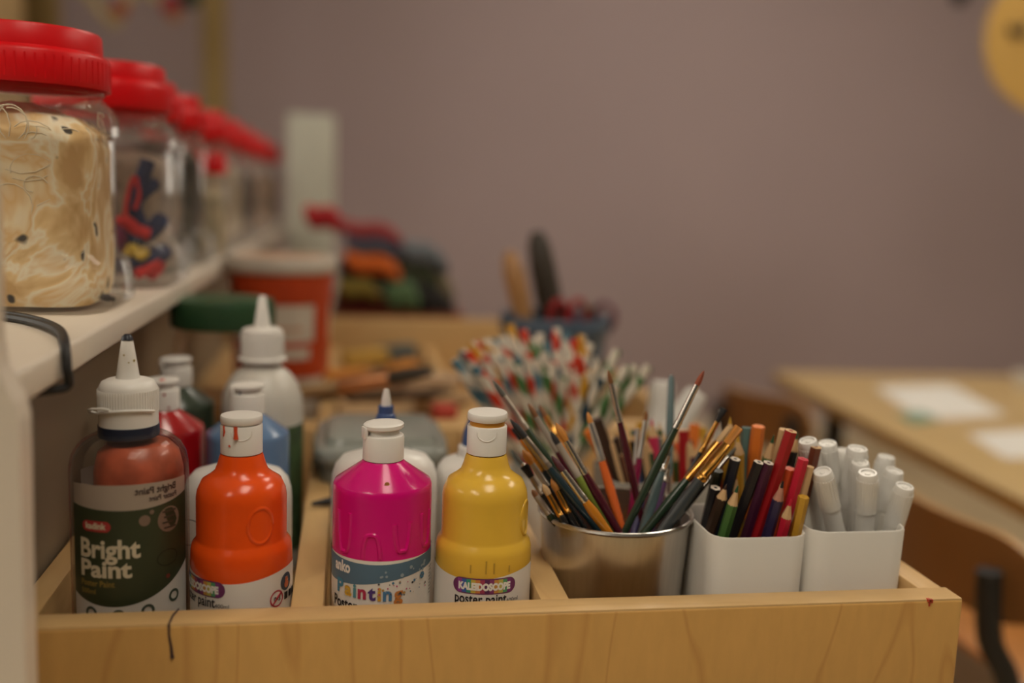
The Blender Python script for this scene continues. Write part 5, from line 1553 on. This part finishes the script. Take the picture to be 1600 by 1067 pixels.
def chair(label, loc, rz, seat_h, back_top, bw=0.17, bh=0.15, s=1.0):
    """seat centre at loc, facing local +Y; backrest at local -Y"""
    t = thing('classroom_chair', label, 'chair', loc, rz, 'plywood chairs at the table')
    obj('seat', loft([rrect(bw * 0.96, 0.16, 0.05, seat_h - 0.012), rrect(bw, 0.165, 0.055, seat_h - 0.008), rrect(bw, 0.165, 0.055, seat_h - 0.002), rrect(bw * 0.98, 0.162, 0.055, seat_h)]), PLY, t)
    # curved backrest: an arc in plan with rounded top corners
    th = 0.011
    nu, nv = 28, 8
    front, back, top = [], [], []
    zb = back_top - bh

    def pt(u, v, off):
        x = -bw + 2 * bw * u
        e = abs(2 * u - 1)
        cut = 0.0
        if e > 0.62:
            k = (e - 0.62) / 0.38
            cut = bh * 0.5 * (1 - math.sqrt(max(0, 1 - k * k)))
        lo = zb + cut * 0.8
        hi = back_top - cut
        z = lo + (hi - lo) * v
        y = -0.20 + 0.045 * (e ** 2) - 0.03 * (z - seat_h) / 0.25
        return (x, y + off, z)
    vs, fs = [], []
    idx = {}
    for side, off in ((0, 0.0), (1, -th)):
        for i in range(nu + 1):
            for k in range(nv + 1):
                idx[side, i, k] = len(vs)
                vs.append(pt(i / nu, k / nv, off))
    for i in range(nu):
        for k in range(nv):
            fs.append((idx[0, i, k], idx[0, i, k + 1], idx[0, i + 1, k + 1], idx[0, i + 1, k]))
            fs.append((idx[1, i, k], idx[1, i + 1, k], idx[1, i + 1, k + 1], idx[1, i, k + 1]))
    b = obj('backrest', (vs, fs), PLYB, t)
    ev, ef = [], []
    loop = [(i, nv) for i in range(nu + 1)] + [(nu, k) for k in range(nv - 1, -1, -1)] + [(i, 0) for i in range(nu - 1, -1, -1)] + [(0, k) for k in range(1, nv)]
    for (i, k) in loop:
        p0, p1 = pt(i / nu, k / nv, 0.0), pt(i / nu, k / nv, -th)
        ev += [p0, p1]
    m = len(loop)
    for j in range(m):
        a, c = 2 * j, 2 * ((j + 1) % m)
        ef.append((a, c, c + 1, a + 1))
    obj('ply_edge', (ev, ef), PLYE, b)
    for sx_ in (-1, 1):
        xx = sx_ * bw * 0.80
        yb = -0.20 + 0.045 * 0.64 - 0.026
        path = [(xx * 1.05, -0.20, 0.0), (xx * 1.02, -0.19, seat_h * 0.5), (xx, -0.185, seat_h - 0.03), (xx, -0.196, seat_h + 0.02), (xx, yb - 0.024, zb - 0.01), (xx, yb - 0.034, zb + bh * 0.66)]
        obj('rear_leg', tube(smooth_path(path, 4), 0.0145, 12), BLACK, t)
        obj('front_leg', tube(smooth_path([(xx * 1.1, 0.17, 0.0), (xx, 0.13, seat_h * 0.6), (xx * 0.95, 0.11, seat_h - 0.02)], 4), 0.0125, 12), BLACK, t)
        obj('side_bar', tube([(xx * 0.97, 0.115, seat_h - 0.025), (xx, -0.185, seat_h - 0.03)], 0.010, 10), BLACK, t)
    return t


chair('plywood chair with brown curved backrest and black frame beside the tray', (0.962, 1.138, 0), -PI / 2, 0.45, 0.634, 0.186, 0.110)
chair('plywood chair farther off, tucked under the far end of the table', (atY(1175, 640, 2.0).x + 0.18, 2.05, 0), -PI / 2 + 0.5, 0.34, 0.615, 0.12, 0.11)

# ------------------------------------------------------------------ decorations
dc = atY(1640, 62, 2.6)
YC = M('card_yellow', (0.55, 0.33, 0.08), 0.7, var=0.04)
disk = thing('yellow_disc', 'large round yellow card hanging in the upper corner', 'card', (dc.x, 2.6, dc.z - 0.2))
obj('card_disc', xf(lathe([(0, -0.002), (0.198, -0.002), (0.200, 0), (0.198, 0.002), (0, 0.002)], 64), Matrix.Translation((0, 0, 0.2)) @ Matrix.Rotation(PI / 2, 4, 'X')), YC, disk)
dw = [atY(x, y, 2.596) - disk.location for x, y in ((1578, 40), (1584, 56), (1590, 44), (1597, 56), (1604, 38))]
obj('written_letter', tube([Vector((p.x, -0.0045, p.z)) for p in dw], 0.009, 6), INK, disk)
obj('hanging_string', tube([(0, 0, 0.4), (0, 0, 2.7 - dc.z + 0.2)], 0.0015, 6), M('string', (0.5, 0.45, 0.38), 0.8), disk)
bb_ = atY(1500, -4, 2.7)
bat = thing('dark_ornament', 'dark hanging ornament just entering at the top edge', 'ornament', (bb_.x, 2.7, bb_.z - 0.012))
obj('ornament_body', lathe([(0, -0.012), (0.014, -0.008), (0.02, 0.004), (0.03, 0.03), (0.02, 0.06), (0, 0.068)], 20), INK, bat)
obj('hanging_string', tube([(0, 0, 0.06), (0, 0, 2.7 - bb_.z + 0.01)], 0.0012, 6), M('string', (0.5, 0.45, 0.38), 0.8), bat)

# wooden frame posts and garland in the far upper left
OCH = M('ochre_wood', (0.28, 0.185, 0.06), 0.6, var=0.12, scale=6, stretch=(1, 1, 0.1))
TANW = M('tan_wood', (0.50, 0.33, 0.15), 0.6, var=0.1)
pl_, pr_ = atY(316, 80, 3.4), atY(354, 80, 3.4)
fp = thing('display_stand', 'ochre wooden stand with upright posts behind the jars', 'stand', ((pl_.x + pr_.x) / 2, 3.4, 0))
hwp = (pr_.x - pl_.x) / 2
obj('post', box(-hwp, hwp, -0.03, 0.03, 0, 2.2, 0.004), OCH, fp)
lp0, lp1 = atY(40, 20, 3.4).x - fp.location.x, atY(92, 20, 3.4).x - fp.location.x
obj('post', box(lp0, lp1, -0.03, 0.03, 0, 2.2, 0.004), OCH, fp)
obj('top_rail', box(lp0, hwp, -0.028, 0.028, 2.2, 2.26, 0.004), OCH, fp)
bx0, bx1 = atY(-80, 20, 3.2).x, atY(36, 20, 3.2).x
nb = thing('notice_board', 'tan wooden board edge above the nearest jar', 'board', ((bx0 + bx1) / 2, 3.2, 0))
obj('board_panel', box(-(bx1 - bx0) / 2, (bx1 - bx0) / 2, -0.012, 0.012, 0.9, 2.1, 0.003), TANW, nb)
obj('board_leg', box(-0.03, 0.03, -0.012, 0.25, 0.0, 0.9, 0.003), TANW, nb)

gar = thing('paper_garland', 'pale yellow paper garland strung behind the jars', 'garland', tuple(atY(175, -40, 3.1)))
G0 = gar.location
PY = M('garland_yellow', (0.46, 0.35, 0.17), 0.7, var=0.05)
gp = [atY(x, y, 3.1) - G0 for x, y in ((60, -30), (110, -22), (135, -10), (160, 18), (180, 38), (195, 10), (215, -18), (260, 5), (275, 16), (285, -6), (330, -40))]
obj('garland_ribbon', tube(smooth_path(gp), 0.013, 8), PY, gar)
for (x, y, rr, c, nm) in ((187, 14, 0.024, (0.38, 0.10, 0.05), 'rust_pompom'), (268, 8, 0.030, (0.32, 0.03, 0.05), 'crimson_pompom'), (296, -4, 0.030, (0.02, 0.045, 0.02), 'green_pompom'), (272, 24, 0.020, (0.42, 0.20, 0.08), 'amber_pompom')):
    c0 = atY(x, y, 3.09) - G0
    g = lathe([(rr * math.sin(PI * k / 10) * (1 + 0.08 * (k % 2)), -rr * math.cos(PI * k / 10)) for k in range(11)], 18)
    obj('pompom', shift(g, c0), M(nm, c, 0.9, bump=0.5, scale=150), gar)
